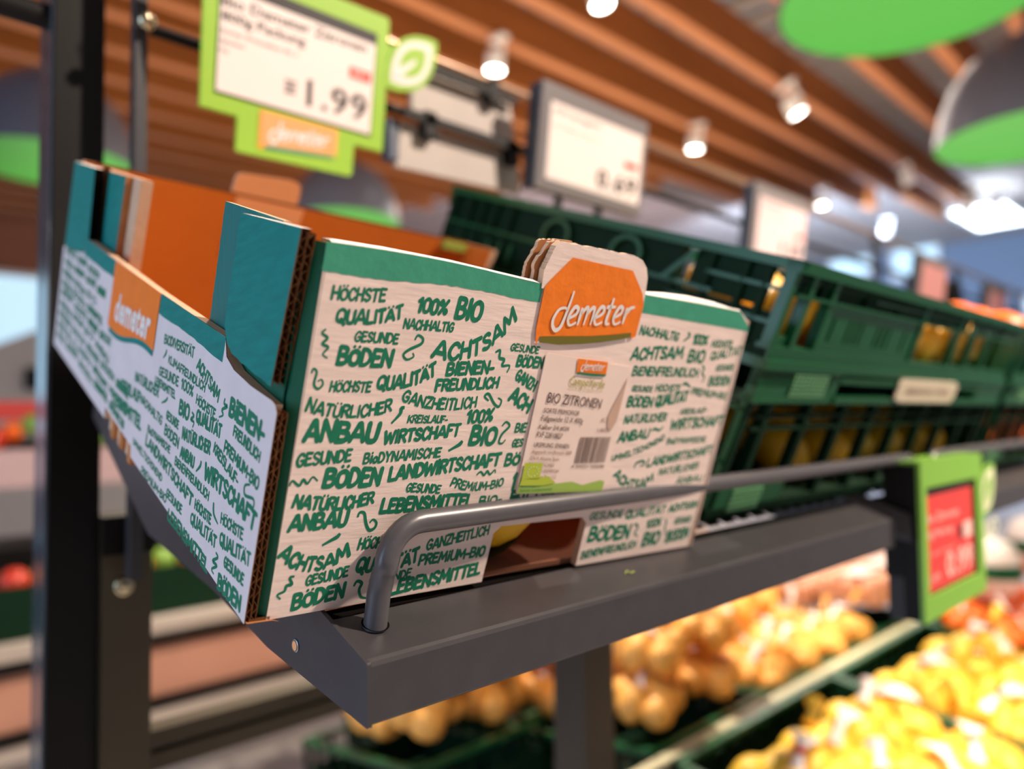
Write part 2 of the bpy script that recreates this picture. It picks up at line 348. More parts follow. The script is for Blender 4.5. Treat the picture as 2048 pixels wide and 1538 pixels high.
def window(name, a, b, ax, frame=.06):
    t = bpy.data.objects.new(name, None); COL.objects.link(t); t['kind'] = 'structure'
    (x0, y0, z0), (x1, y1, z1) = a, b
    MB().box(a, b, GLASSW).build('pane', t)
    f = MB(); w = frame
    if ax == 'y':
        y = y0-.03
        f.box((x0-w, y, z0-w), (x1+w, y+.05, z0), WHITE); f.box((x0-w, y, z1), (x1+w, y+.05, z1+w), WHITE)
        n = max(1, round((x1-x0)/1.3))
        for i in range(n+1): x = x0+(x1-x0)*i/n; f.box((x-w/2, y, z0), (x+w/2, y+.05, z1), WHITE)
    else:
        x = x0-.03
        f.box((x, y0-w, z0-w), (x+.05, y1+w, z0), WHITE); f.box((x, y0-w, z1), (x+.05, y1+w, z1+w), WHITE)
        f.box((x, y0-w, z0), (x+.05, y0, z1), WHITE); f.box((x, y1, z0), (x+.05, y1+w, z1), WHITE)
    f.build('window_frame', t)
window('window_1', (-4, 10.0, .9), (3.6, 10.06, 2.95), 'y')
window('window_2', (16.12, 5.9, 4.2), (16.18, 6.7, 4.85), 'x')
window('window_3', (16.12, 4.6, 4.0), (16.18, 5.4, 4.85), 'x')
window('window_4', (16.12, 1.6, 2.0), (16.18, 3.1, 3.3), 'x')
window('window_5', (16.12, 7.2, 3.6), (16.18, 8.6, 4.3), 'x')

# wooden beams of the canopy above the produce aisle, pieces of the ceiling
BL = [(-1.95, -2, 10.5), (-1.5, -2, 10.5), (-1.05, -2, 11), (-.6, -2, 11.5), (-.15, -2, 12), (.3, -2, 12.5), (.78, -2, 12.6), (1.22, -2, 11), (1.66, -2, 7.6), (2.22, -2, 11.3), (2.64, -2, 11.6), (3.10, -2, 10.2), (3.55, -2, 9.4), (4.0, -2, 8.5), (4.3, -2, 7.0)]
BL += [(4.3+.44*k, -2, 6.2-.12*k) for k in range(1, 12)]
for l, a0, a1 in BL:
    b = MB(beamsp); b.box((a0, l, 2.2), (a1, l+.10, 2.47), WOODB); b.box((a0, l+.002, 2.194), (a1, l+.098, 2.2), WOODU)
    b.build('timber_beam', kind='structure')

# ------------------------------------------------------------------ ceiling spot lamps
def lamp_proto():
    t = thing('spot_lamp', (0, 0, 0), '', 'spot lamp', 'white spot lamps under the beams')
    b = MB(); b.lathe([(0, .13), (.03, .13), (.052, .11), (.055, 0), (.05, 0), (.05, .02)], (0, 0, 0), WHITE); b.build('lamp_housing', t)
    f = MB(); f.lathe([(0, .006), (.05, .006)], (0, 0, 0), LAMPE); f.build('lamp_face', t)
    a = MB(); a.box((-.012, -.07, .06), (.012, -.055, .19), WHITE); a.box((-.03, -.09, .18), (.03, .03, .20), WHITE); a.build('lamp_bracket', t)
    return t
def dup(o, parent=None):
    c = o.copy(); COL.objects.link(c)
    if parent: c.parent = parent
    for ch in o.children: dup(ch, c)
    return c
LP = [(2.85, 2.15, 3.40, 'spot lamp cut by the top edge of the picture above the timber beams', (.1, -.3)), (2.86, 3.02, 3.36, 'white spot lamp pointing down just right of the leaf badge', (.0, .1)),
      (5.01, 2.12, 3.40, 'large tilted spot lamp below the thick beam, upper right of the 0.69 sign', (.55, -.5)), (5.02, 3.0, 3.38, 'white spot lamp hanging right of the 0.69 price sign', (.1, .1)),
      (7.77, 2.3, 3.5, 'tilted spot lamp above the green crates, left of the beam ends', (.5, -.4)), (7.86, 3.23, 3.5, 'small spot lamp right of the third price sign', (.1, 0)),
      (9.75, 3.26, 3.48, 'faint far spot lamp low above the crate rim beside the price bar', (.2, .1)), (9.18, 2.13, 3.5, 'bright far spot lamp left of the skylight panel', (.3, -.2)),
      (9.6, 2.0, 3.52, 'smaller spot lamp directly above the skylight panel', (.2, -.1)), (9.4, 2.25, 3.42, 'dim far spot lamp hanging lowest left of the skylight', (.2, .1)),
      (6.45, 1.47, 3.55, 'pinkish spot lamp touching the dome of the right pendant', (.2, .2))]
lp = lamp_proto()
for i, (x, y, z, lab, tl) in enumerate(LP):
    o = lp if i == 0 else dup(lp)
    o.location = (x, y, z); o.rotation_euler = (tl[1]*.7, -tl[0]*.7, 0); o['label'] = lab
    if i == 7 or i == 2: o.scale = (1.15, 1.15, 1.15)
t = thing('skylight_panel', (11.8, 2.55, 3.98), 'bright square light panel in the far ceiling behind the last spot lamps', 'ceiling light')
MB().box((11.2, 2.3, 3.98), (12.6, 2.95, 4.0), SKYL).build('diffuser', t)
f = MB(); 
for a, b in (((11.15, 2.25, 3.97), (12.65, 2.3, 4.02)), ((11.15, 2.95, 3.97), (12.65, 3.0, 4.02)), ((11.15, 2.3, 3.97), (11.2, 2.95, 4.02)), ((12.6, 2.3, 3.97), (12.65, 2.95, 4.02))): f.box(a, b, WHITE)
f.build('panel_frame', t)

# pendant lamps: dome shade, green underside, cable
def pendant(loc, r, h, lab):
    t = thing('pendant_lamp', loc, lab, 'pendant lamp'); x, y, z = loc
    p = [(r*1.0, 0), (r*.985, h*.12), (r*.93, h*.32), (r*.82, h*.55), (r*.62, h*.78), (r*.36, h*.93), (r*.1, h*.995), (.02, h*1.0), (.02, h*1.1)]
    MB().lathe(p, loc, DOMEM, 48).build('lamp_shade', t)
    g = MB(); g.lathe([(0, .035), (r*.5, .030), (r*.85, .016), (r*.985, .0)], loc, DOMEG, 48); g.build('green_diffuser', t)
    MB().tube([(x, y, z+h), (x, y, 3.9)], .006, BLACKP, 6).build('cable', t)
pendant((2.008, .373, 2.352), .35, .42, 'big green pendant disc cut by the top right edge, seen from below')
pendant((3.60, .447, 2.384), .36, .44, 'grey dome pendant with green underside at the right edge')
pendant((.634, 3.634, 2.43), .36, .44, 'grey dome pendant with green underside behind the dark post at left')
pendant((2.384, 3.994, 2.53), .36, .42, 'grey dome pendant half hidden behind the carton below the 1.99 sign')

# ------------------------------------------------------------------ lemon carton
bx = thing('lemon_carton', shelf(.165, .18, 0), 'open white carton with green hand-lettered words and orange badges, tilted on the shelf', 'carton')
def C(): return MB(carton)
def CF(): return MB(cfront)
def CS(): return MB(cside)
def CB(): return MB(cback)
# front panel
fp = CF(); out = [(.0100, 0), (.1340, .0003), (.1345, .0265), (.139, .0300), (.2035, .0300), (.2085, .0262), (.2089, 0), (.3300, 0), (.3302, .148), (.3270, .1525), (.3149, .1572), (.2600, .1570), (.2097, .1555), (.2080, .1500), (.1320, .1500), (.1290, .1500), (.0900, .1522), (.0590, .1527), (.0300, .1518), (.0110, .1510)]
fp.prism(out, 0, .0042, 'y', PAPER, KRAFT_L, ORANGE_IN)
front = fp.build('front_panel', bx)
g = CF()
g.add([(.0056, .0038, .001), (.0100, -.0001, .001), (.0118, -.0001, .1508), (.0075, .0038, .151)], [(0, 1, 2, 3)], GREEN_EDGE, True)
g.add([(.0056, .0038, .001), (.0058, .014, .001), (.0076, .014, .151), (.0075, .0038, .151)], [(0, 1, 2, 3)], GREEN_EDGE)
g.build('green_corner_strip', front)
for xs in ([.0125, .04, .07, .10, .1285], [.2100, .235, .26, .29, .3150]):
    g = CF(); hump = .0022 if xs[0] > .2 else .0
    vs = []
    for q, x in enumerate(xs):
        t_ = .1510+.0017*math.sin(math.pi*min(1, x/.118)) if x < .2 else .1556+.0014*math.sin(math.pi*(x-.21)/.2)
        hh = hump*math.sin(math.pi*q/4)
        vs += [(x, -.0001, t_), (x, .0012, t_+.0008), (x, .0075, t_+.0005+hh), (x, .0078, t_-.004)]
    g.add(vs, [(4*q+k, 4*q+4+k, 4*q+5+k, 4*q+1+k) for q in range(4) for k in range(3)], WHITEP, True)
    g.build('top_fold', front)
g = CS(); g.add([(-.0002, .0575, .1536), (.0066, .0575, .1536), (.0066, .0040, .1545), (-.0002, .0010, .1545)], [(0, 1, 2, 3)], WHITEP); g.add([(-.0002, .304, .1546), (.0056, .304, .1546), (.0056, .36, .1546), (-.0002, .36, .1546)], [(0, 1, 2, 3)], WHITEP)
g.build('flap_fold', bx)
g = CF(); lo = []; N = 46
def bandpoly(x0, x1, f0, f1, N, jit=.0003):
    a = [(x0+(x1-x0)*i/N, f1(x0+(x1-x0)*i/N)) for i in range(N+1)]
    b = [(x0+(x1-x0)*i/N, f0(x0+(x1-x0)*i/N)+random.uniform(-jit, jit)) for i in range(N+1)]
    return a, b
def strip(mb, x0, x1, f0, f1, N, place, m, jit=.0003):
    a, b = bandpoly(x0, x1, f0, f1, N, jit); vs = [place(*p) for p in a]+[place(*p) for p in b]
    mb.add(vs, [(i, N+1+i, N+2+i, i+1) for i in range(N)], m, True)
FR = lambda x, n: (x, -.0001, n)
strip(g, .0105, .1289, lambda x: .1412+.002*(x/.129)-.0008*math.sin(x*60), lambda x: .1510+.0017*math.sin(math.pi*min(1, x/.118)), 40, FR, GREEN_BAND)
g.build('green_band', front); g = CF()
strip(g, .2093, .3303, lambda x: .1459, lambda x: .1556+.0014*math.sin(math.pi*(x-.21)/.2) if x < .315 else .1570-(x-.315)*.56, 30, FR, GREEN_BAND, .0001)
g.add([FR(.0105, .1412), FR(.0118, .151), (.0118, .004, .1512), (.0105, .004, .141)], [(0, 1, 2, 3)], GREEN_BAND)
g.build('green_band', front)
# printed words on the front and the left side
TXT = [('f', 'HÖCHSTE', [(166, 1303), (434, 1323)], 53),
('f', 'QUALITÄT', [(201, 1219), (365, 1228), (540, 1271)], 60),
('f', '100%', [(596, 1300), (778, 1299)], 68),
('f', 'BIO', [(812, 1290), (984, 1292)], 94),
('f', 'NACHHALTIG', [(543, 1227), (830, 1237)], 43),
('f', 'GESUNDE', [(307, 1157), (536, 1163)], 44),
('f', 'BÖDEN', [(235, 1057), (523, 1060)], 75),
('f', 'ACHTSAM', [(721, 1121), (1014, 1152), (1217, 1329)], 79),
('f', 'GESUNDE', [(1205, 1184), (1409, 1181)], 36),
('f', 'BÖDEN', [(1263, 1112), (1461, 1110)], 56),
('f', 'QUALITÄT', [(455, 968), (632, 986), (782, 1048)], 64),
('f', 'BIENEN-', [(827, 1042), (1129, 1068)], 63),
('f', 'FREUNDLICH', [(781, 971), (1179, 1002)], 56),
('f', 'HÖCHSTE', [(227, 953), (436, 956)], 45),
('f', 'GANZH', [(1272, 1050), (1433, 993)], 55),
('f', 'NATÜRLICHER', [(126, 872), (336, 848), (567, 880)], 55),
('f', 'GANZHEITLICH', [(600, 927), (808, 893), (1062, 911)], 53),
('f', 'ANBAU', [(136, 746), (518, 739)], 92),
('f', 'KREISLAUF-', [(658, 831), (896, 831)], 36),
('f', '100%', [(1007, 827), (1187, 838)], 67),
('f', 'WIRTSCHAFT', [(544, 733), (988, 770)], 61),
('f', 'BIO', [(1047, 724), (1236, 722)], 95),
('f', 'ACH', [(1255, 948), (1423, 881)], 73),
('f', 'BIE', [(1348, 789), (1436, 789)], 49),
('f', 'GES', [(1351, 713), (1433, 716)], 43),
('f', 'GESUNDE', [(125, 646), (396, 664)], 55),
('f', 'BioDYNAMISCHE', [(454, 650), (895, 671)], 49),
('f', 'BÖDEN', [(263, 551), (573, 547)], 86),
('f', 'LANDWIRTSCHAFT', [(606, 567), (1297, 621)], 70),
('f', 'BÖ', [(1322, 615), (1437, 619)], 64),
('f', 'NATÜRLICHER', [(133, 479), (325, 454), (558, 472)], 59),
('f', 'GESUNDE', [(720, 515), (934, 497)], 43),
('f', 'PREMiUM-BIO', [(985, 531), (1164, 498), (1353, 517)], 45),
('f', 'LEBENSMITTEL', [(589, 420), (1158, 413)], 72),
('f', 'BIO-', [(1199, 417), (1363, 421)], 51),
('f', 'ANBAU', [(132, 371), (432, 376)], 74),
('f', 'ACHTSAM', [(102, 274), (253, 191), (481, 238)], 68),
('f', 'HÖCHSTE', [(504, 263), (728, 253)], 53),
('f', 'QUALITÄT', [(508, 156), (667, 139), (884, 166)], 74),
('f', 'GANZHEITLICH', [(910, 214), (1321, 260)], 55),
('f', 'GESUNDE', [(262, 123), (483, 141)], 50),
('f', 'PREMiUM-BIO', [(877, 143), (1319, 144)], 56),
('f', 'BÖDEN', [(207, 20), (483, 42)], 75),
('f', 'GESUNDE', [(603, 86), (850, 91)], 45),
('f', 'LEBENSMITTEL', [(729, 12), (1317, 44)], 72),
('f', '1', [(1407, 486), (1441, 487)], 90),
('f', 'BIO', [(1411, 414), (1624, 411)], 74),
('f', 'NACHHALTIG', [(2175, 1341), (2565, 1334)], 52),
('f', '100%', [(2712, 1327), (2880, 1332)], 63),
('f', 'HÖCHSTE', [(2924, 1328), (3167, 1338)], 46),
('f', 'ACHTSAM', [(2147, 1193), (2652, 1238)], 72),
('f', 'BIO', [(2700, 1219), (2888, 1223)], 78),
('f', 'QUALITÄT', [(2948, 1246), (3296, 1308)], 54),
('f', 'BiENENFREUNDLICH', [(2195, 1113), (2864, 1138)], 55),
('f', 'GESUNDE', [(3041, 1186), (3255, 1205)], 38),
('f', 'BÖDEN', [(2993, 1086), (3250, 1104)], 62),
('f', 'GESUNDE', [(2228, 1027), (2429, 1030)], 34),
('f', 'HÖCHSTE', [(2452, 1035), (2711, 1040)], 45),
('f', 'PREMiUM-BIO', [(2830, 1029), (3257, 1011)], 45),
('f', 'BÖDEN', [(2211, 935), (2465, 940)], 65),
('f', 'QUALITÄT', [(2484, 940), (2815, 986)], 68),
('f', 'KREISLAUF-', [(2771, 901), (3069, 921)], 37),
('f', 'NATÜRLICHER', [(2223, 839), (2639, 860)], 52),
('f', 'WIRTSCHAFT', [(2693, 802), (3292, 837)], 69),
('f', 'ANBAU', [(2205, 727), (2505, 754)], 64),
('f', 'UMWELTSCHONEND', [(2190, 622), (2446, 668), (2674, 749)], 37),
('f', 'BioDYNAMISCHE', [(2698, 717), (3135, 727)], 39),
('f', 'LANDWIRTSCHAFT', [(2548, 572), (3249, 648)], 58),
('f', 'NATÜRLICHER', [(2696, 517), (3130, 549)], 46),
('f', 'ACHTSAM', [(2242, 535), (2477, 441), (2663, 487)], 58),
('f', 'ANBAU', [(2909, 452), (3220, 462)], 47),
('f', 'BioDYNAMISCHE', [(1658, 448), (2067, 458)], 30),
('f', 'QUALITÄT', [(2081, 419), (2343, 426)], 32),
('f', 'GESUNDE', [(2111, 276), (2429, 269)], 47),
('f', 'QUALITÄT', [(2456, 253), (2877, 263)], 56),
('f', 'BÖDEN', [(2133, 135), (2548, 120)], 93),
('f', '100%', [(2697, 172), (2864, 177)], 57),
('f', 'BIO', [(2693, 49), (2885, 48)], 95),
('f', 'GESUNDE', [(3009, 174), (3208, 177)], 43),
('f', 'BÖDEN', [(2955, 50), (3219, 64)], 79),
('f', 'BiENENFREUNDLICH', [(2115, 35), (2646, 54)], 49),
('f', 'ACHTSAM', [(2901, 261), (3236, 271)], 56),
('s', 'BiENEN-', [(396, 706), (48, 715)], 77),
('s', 'FREUNDLICH', [(327, 645), (61, 640)], 44),
('s', 'PREMiUM-BIO', [(394, 548), (41, 533)], 48),
('s', 'BiODIVERSITÄT', [(1254, 765), (838, 815)], 46),
('s', 'ACHTSAM', [(799, 782), (510, 715)], 54),
('s', 'KLIMAFREUNDLICH', [(1161, 690), (661, 712)], 39),
('s', 'HÖCHSTE', [(751, 627), (518, 637)], 43),
('s', 'QUALITÄT', [(723, 548), (430, 585)], 58),
('s', '100%', [(954, 628), (788, 639)], 51),
('s', 'BIO', [(943, 500), (799, 515)], 72),
('s', 'GESUNDE', [(1271, 588), (982, 624)], 45),
('s', 'LEBENSMITTEL', [(1316, 526), (1001, 553)], 39),
('s', 'NATÜRLICHER', [(859, 408), (517, 473)], 55),
('s', 'ANBAU', [(855, 316), (668, 339)], 56),
('s', 'KREISLAUF-', [(496, 502), (219, 465)], 45),
('s', 'WIRTSCHAFT', [(553, 346), (277, 370), (20, 370)], 73),
('s', 'GESUNDE', [(1092, 418), (911, 429)], 42),
('s', 'BÖDEN', [(1093, 335), (880, 343)], 53),
('s', 'BiENENFREUNDLICH', [(907, 255), (468, 281)], 41),
('s', 'LANDWIRTSCHAFT', [(1339, 168), (633, 166)], 59),
('s', 'HÖCHSTE', [(610, 175), (414, 195)], 46),
('s', 'HÖCHSTE', [(328, 254), (104, 293)], 45),
('s', 'QUALITÄT', [(633, 87), (332, 130)], 53),
('s', 'QUALITÄT', [(308, 160), (14, 231)], 54),
('s', 'LEBENSMITTEL', [(908, -39), (382, -19)], 58),
('s', 'GESUNDE', [(244, 104), (46, 129)], 45),
('s', 'BÖDEN', [(277, -20), (38, 16)], 67),
('s', 'LEBENSMITTEL', [(1993, 149), (1427, 203)], 74),
('s', 'KREISLAUF', [(1866, 285), (1498, 338)], 62),
('s', 'GESUNDE', [(959, 58), (738, 70)], 43),
('s', 'PREMiUM-BIO', [(1346, -7), (945, 20)], 42),
('s', 'BioDYNAMISCHE', [(1332, 244), (976, 275)], 38),
('s', 'NACHHALTIG', [(1503, 351), (1134, 358)], 45),
('s', 'NATÜRLICHER', [(1630, 427), (1228, 475)], 53),
('s', 'UMWELTSCHONEND', [(1536, 85), (1036, 93)], 37)]
lf = C(); ls = C(); SD = lambda d, n: (-.00007-EP[0], d, n)
for face, s, pts, h in TXT:
    pts = [(a/1e4, b/1e4) for a, b in pts]; h = h/1e4
    wt = .245 if h > .0095 else (.235 if h > .0055 else .21)
    if face == 'f': hand(lf, s, pts, h*1.10, lambda a, b: (a, -.00007-EP[0], b), GREEN_INK, wt, .10)
    else: hand(ls, s, pts, h*1.20, SD, GREEN_INK, wt, .04)
SQ = [('f', 13, [(171, 1196), (156, 1179), (184, 1163), (164, 1139), (194, 1128), (174, 1100), (198, 1086)]), ('f', 14, [(622, 1189), (635, 1210), (665, 1198), (659, 1175), (602, 1148), (574, 1124), (597, 1105), (631, 1119), (623, 1135)]), ('f', 12, [(136, 1023), (141, 1041), (159, 1029), (155, 982), (177, 964), (196, 983), (186, 1001), (169, 993)]), ('f', 16, [(1114, 1171), (1142, 1182), (1147, 1148), (1181, 1141), (1175, 1112), (1225, 1115), (1216, 1082)]), ('f', 15, [(1133, 944), (1101, 963), (1124, 976), (1172, 932), (1208, 917), (1218, 947), (1192, 959)]), ('f', 20, [(632, 901), (615, 895), (613, 872), (574, 830)]), ('f', 22, [(1014, 751), (1004, 738), (990, 729), (937, 704)]), ('f', 13, [(114, 572), (125, 593), (160, 572), (175, 597), (197, 579), (218, 606), (245, 588)]), ('f', 14, [(1151, 580), (1174, 596), (1202, 578), (1219, 598), (1242, 580), (1269, 603), (1278, 586)]), ('f', 16, [(481, 416), (487, 437), (513, 432), (530, 388), (555, 352), (583, 359), (589, 383), (567, 400), (552, 386)]), ('f', 15, [(1258, 823), (1280, 843), (1310, 823), (1269, 783), (1258, 743), (1283, 736), (1301, 756)]), ('f', 20, [(402, 350), (391, 336), (369, 326), (319, 304)]), ('f', 15, [(206, 179), (184, 176), (199, 145), (174, 142), (168, 119), (136, 106), (155, 85)]), ('f', 17, [(524, 91), (538, 114), (566, 101), (558, 70), (576, 35), (608, 24)]), ('f', 18, [(2649, 1395), (2671, 1375), (2620, 1342)]), ('f', 15, [(2880, 1216), (2913, 1196), (2901, 1169), (2937, 1144), (2927, 1112)]), ('f', 19, [(2723, 1090), (2759, 1096), (2815, 1076)]), ('f', 17, [(2515, 802), (2546, 815), (2594, 807), (2629, 829)]), ('f', 16, [(2432, 576), (2442, 607), (2509, 618), (2525, 595), (2485, 588)]), ('f', 17, [(2575, 202), (2592, 214), (2617, 189), (2601, 153), (2639, 130)]), ('f', 16, [(2901, 222), (2920, 196), (2918, 162), (2947, 111)]), ('s', 15, [(445, 764), (448, 740), (414, 739), (460, 708), (443, 691), (481, 667)]), ('s', 16, [(779, 576), (749, 568), (780, 540), (739, 541), (748, 512)]), ('s', 14, [(112, 531), (154, 507), (143, 473), (69, 491), (60, 461), (89, 460)]), ('s', 17, [(602, 413), (605, 386), (643, 343)]), ('s', 17, [(416, 305), (400, 260), (347, 240)]), ('s', 15, [(329, 119), (303, 110), (347, 69), (301, 72), (346, 31), (320, 22)]), ('s', 18, [(1199, 749), (1206, 725), (1234, 694)]), ('s', 16, [(1101, 528), (1123, 503), (1177, 471)])]
for face, w, pts in SQ:
    pts = [(a/1e4, b/1e4) for a, b in pts]
    squiggle(lf if face == 'f' else ls, pts, w/1e4, (lambda a, b: (a, -.00008, b)) if face == 'f' else (lambda d, n: (-.00008, d, n)), GREEN_INK)
# smaller words towards the back of the side panel
WL = ['QUALITÄT', 'GESUNDE', 'BÖDEN', 'LEBENSMITTEL', 'NACHHALTIG', 'ACHTSAM', 'BIO', 'ANBAU', 'WIRTSCHAFT', 'HÖCHSTE', 'NATÜRLICHER']
k = 0
for r in range(9):
    n = .010+r*.0087; d = .355; lim = .238 if n > .052 else (.215 if n > .03 else .17)
    while d > lim+.02:
        w = random.uniform(.025, .045); s = WL[k % len(WL)]; k += 1
        hand(ls, s, [(d, n), (max(lim, d-w), n+random.uniform(-.002, .002))], .0060, SD, GREEN_INK, .26, .04); d -= w+.004
lf.build('printed_words', front)
# left side panel
sp = CS(); so = [(0, 0), (-.0015, .0868), (.0005, .0893), (.0042, .0900), (.0240, .0894), (.0424, .0905), (.0520, .0935), (.0558, .1012), (.1000, .1009), (.1438, .1006), (.2200, .1018), (.3023, .1031), (.3055, .0925), (.3120, .0905), (.3360, .0870), (.3640, .0850), (.3610, .0), (.2101, 0), (.2110, .0075), (.1560, .0060), (.1544, 0)]
sp.prism(so, 0, .0004, 'x', PAPER_SIDE, KRAFT_D)
so2 = [(.0048, 0), (.0040, .0885)]+so[4:]
sp.prism(so2, .0004, .0052, 'x', KRAFT_D, KRAFT_L, ORANGE_IN)
side = sp.build('side_panel', bx)
ls.build('printed_words', side)
b = CS(); SI = lambda d, n: (-.0001, d, n)
strip(b, .0552, .1406, lambda d: .0905+.0005*math.sin(d*80), lambda d: .1011, 20, SI, TEAL)
b.build('teal_band', side); b = CS()
strip(b, .2275, .3040, lambda d: .0905, lambda d: .1016+.0014*(d-.2275)/.07, 16, SI, TEAL)
b.build('teal_band', side)
og = CS()
strip(og, .1410, .2272, lambda d: .0690-.010*((d-.141)/.086)+.0022*math.sin((d-.141)*75), lambda d: .1008+.0008*(d-.14)/.08, 18, lambda d, n: (-.0004, d, n), ORANGE, 0)
og.build('orange_badge', side)
og = CS()
strip(og, .1416, .2240, lambda d: .0655-.010*((d-.141)/.086)+.0022*math.sin((d-.141)*75), lambda d: .0700-.010*((d-.141)/.086)+.0022*math.sin((d-.141)*75), 18, lambda d, n: (-.00035, d, n), TEAL, 0)
write(og, 'demeter', [(.2150, .0665), (.1500, .0725)], .0175, lambda d, n: (-.0006, d, n), WHITEP, .035, 0, .1)
og.build('badge_lettering', side)
# rear left and right panels
rp = C(); rp.prism([(0, 0), (.36, 0), (.36, .150), (.305, .151), (.303, .103), (.057, .101), (.055, .151), (.0, .1525)], .3248, .33, 'x', ORANGE_IN, KRAFT_L, PAPER_SIDE); rp.build('side_panel', bx)
bp = C(); bp.prism([(0, 0), (.33, 0), (.33, .1505), (.165, .1513), (.005, .1535)], .3552, .36, 'y', ORANGE_IN, KRAFT_L, PAPER_SIDE); back = bp.build('back_panel', bx)
bp = CB(); bp.prism([(.1013, .149), (.1013, .166), (.103, .1695), (.107, .1705), (.142, .1735), (.148, .1725), (.152, .169), (.1535, .160), (.1535, .149)], .3570, .3605, 'y', PEACH, KRAFT_L); bp.prism([(.1050, .1000), (.1600, .1000), (.1600, .1500), (.1050, .1505)], .3546, .3552, 'y', PEACH); bp.build('back_tab', back)
bp = C(); bp.box((.004, .004, 0), (.326, .356, .003), mat('brown_board_shaded', (112, 66, 42), .85)); bp.build('bottom_panel', bx)  # board colour darkened to paint the shade inside the hand hole
bp = C(); bp.box((.010, .062, .003), (.320, .065, .085), mat('hole_shade_brown', (44, 26, 16), .9, spec=.1)); bp.build('hole_shade_board', bx)  # dark board added only to darken the view through the hand hole
# corner flaps in teal with torn edges
def torn(pts, ed, n=9, j=.0004):
    out = []
    for i, p in enumerate(pts):
        q = pts[(i+1) % len(pts)]; out.append(p)
        if i in ed:
            for k in range(1, n): out.append((p[0]+(q[0]-p[0])*k/n+random.uniform(-j, j), p[1]+(q[1]-p[1])*k/n+random.uniform(-j, j)))
    return out
fa = CS(); fa.prism(torn([(.0575, .1535), (.0002, .1544), (.0062, .0949), (.0260, .0950), (.0464, .0963), (.0530, .0988), (.0585, .1060), (.0592, .1515)], (2, 3, 4, 6), 14, .00035), -.0002, .0003, 'x', TEAL, KRAFT_D)
fa.prism([(.0575, .1535), (.0052, .1542), (.0105, .0955), (.0260, .0955), (.0464, .0968), (.0525, .0993), (.0580, .1060), (.0587, .1515)], .0003, .0066, 'x', KRAFT_D)
fa.build('corner_flap', bx)
fb = CS(); fb.prism(torn([(.0925, .1560), (.0300, .1548), (.0300, .0600), (.0885, .0600)], (3,), 26, .0003), .0064, .0098, 'x', mat('teal_print_ribbed', (8, 112, 108), .65, noise=.12, scale=220, stretch=(1, 3, .2)), KRAFT_L); fb.build('inner_flap', bx)
fb = CS(); fb.prism([(.006, 0), (.05, 0), (.05, .152), (.006, .152)], .0058, .0064, 'x', GREEN_EDGE); fb.build('corner_liner', bx)
fc = CS(); fc.prism([(.3600, .1545), (.3037, .1545), (.2975, .0980), (.3150, .0900), (.3441, .0870), (.3610, .0860)], .0, .0056, 'x', TEAL, HOLE); fc.build('corner_flap', bx)
fd = CS(); fd.prism([(.352, .1540), (.2630, .1540), (.2630, .0600), (.352, .0600)], .0085, .0125, 'x', TEAL, KRAFT); fd.box((.0130, .246, .05), (.0200, .352, .1545), KRAFT_L); fd.build('inner_flap', bx)
# corrugated cut ends: black sheets painted as the shade in the hollows, liners and wavy flutes
def flutes(mb, place, L0, L1, w, depth, per=.0058):
    # place(a along, b across 0..w, c depth)
    n = int((L1-L0)/.0004); t = .00013
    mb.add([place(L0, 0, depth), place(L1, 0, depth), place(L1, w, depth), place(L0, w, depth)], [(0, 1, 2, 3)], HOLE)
    for b0 in (0, w*.46, w-.0003):
        vs = [];
        for i in range(0, n+1, 3):
            a = L0+(L1-L0)*i/n; j = random.uniform(-.00012, .00012) if b0 else 0
            vs += [place(a, b0+j, 0), place(a, b0+.0003+j, 0), place(a, b0+.0003+j, depth), place(a, b0+j, depth)]
        c = len(vs)//4; fs = []
        for i in range(c-1):
            for k in range(4): fs.append((i*4+k, i*4+(k+1) % 4, i*4+4+(k+1) % 4, i*4+4+k))
        mb.add(vs, fs, KRAFT_D)
    for lo, hi, pr, ph in ((.0003, w*.46, per, 0), (w*.46+.0003, w-.0003, per*1.15, 1.3)):
        vs = []
        for i in range(n+1):
            a = L0+(L1-L0)*i/n; y = lo+(hi-lo)*(.5+.5*math.sin(a*2*math.pi/pr+ph+.5*math.sin(a*310))); dd = random.uniform(-.0001, .0001)
            vs += [place(a, y-t, dd), place(a, y+t, dd), place(a, y+t, depth), place(a, y-t, depth)]
        fs = []
        for i in range(n):
            for k in range(4): fs.append((i*4+k, i*4+(k+1) % 4, i*4+4+(k+1) % 4, i*4+4+k))
        mb.add(vs, fs, KRAFT_D)
fl_ = C(); flutes(fl_, lambda a, b, c: (b+.0004, .0002+c-.0012*(a/.088), a), .000, .087, .0050, .0050); fl_.build('corrugated_edge', bx)
fl_ = C(); flutes(fl_, lambda a, b, c: (b+.0003, .0007+.0056*(1-(a-.095)/.058)+c, a), .0955, .1532, .0066, .0050); fl_.build('corrugated_edge', bx)
fl_ = C(); flutes(fl_, lambda a, b, c: (a, b, .0+c-.0004), .002, .0125, .0042, .002); fl_.build('corrugated_edge', bx)
fl_ = C(); flutes(fl_, lambda a, b, c: (.0055+b*.6, .2985+c, a), .093, .153, .0056, .004); fl_.build('corrugated_edge', bx)
fl_ = C(); flutes(fl_, lambda a, b, c: (a, .3552+b*.86, .1541-.0028*(a/.33)-c*.9), .012, .325, .0056, .002); fl_.build('corrugated_edge', bx)
fl_ = C()
fl_.add([(.0008, -.0012, .0008), (.0125, -.0012, .0004), (.0165, -.0006, -.0012), (.010, .004, -.0008), (.001, .004, -.0004)], [(0, 1, 2, 3, 4)], KRAFT)
fl_.build('torn_corner', bx)
tf = C()
for i in range(9):
    d = .157+i*.0058; tf.box((.001+.0012*(i % 3), d, -.0065+.0014*(i % 2)), (.008, d+.0061, .0065-.0008*(i % 4)), KRAFT_L if i % 3 else KRAFT)
tf.build('torn_bottom_flap', bx)
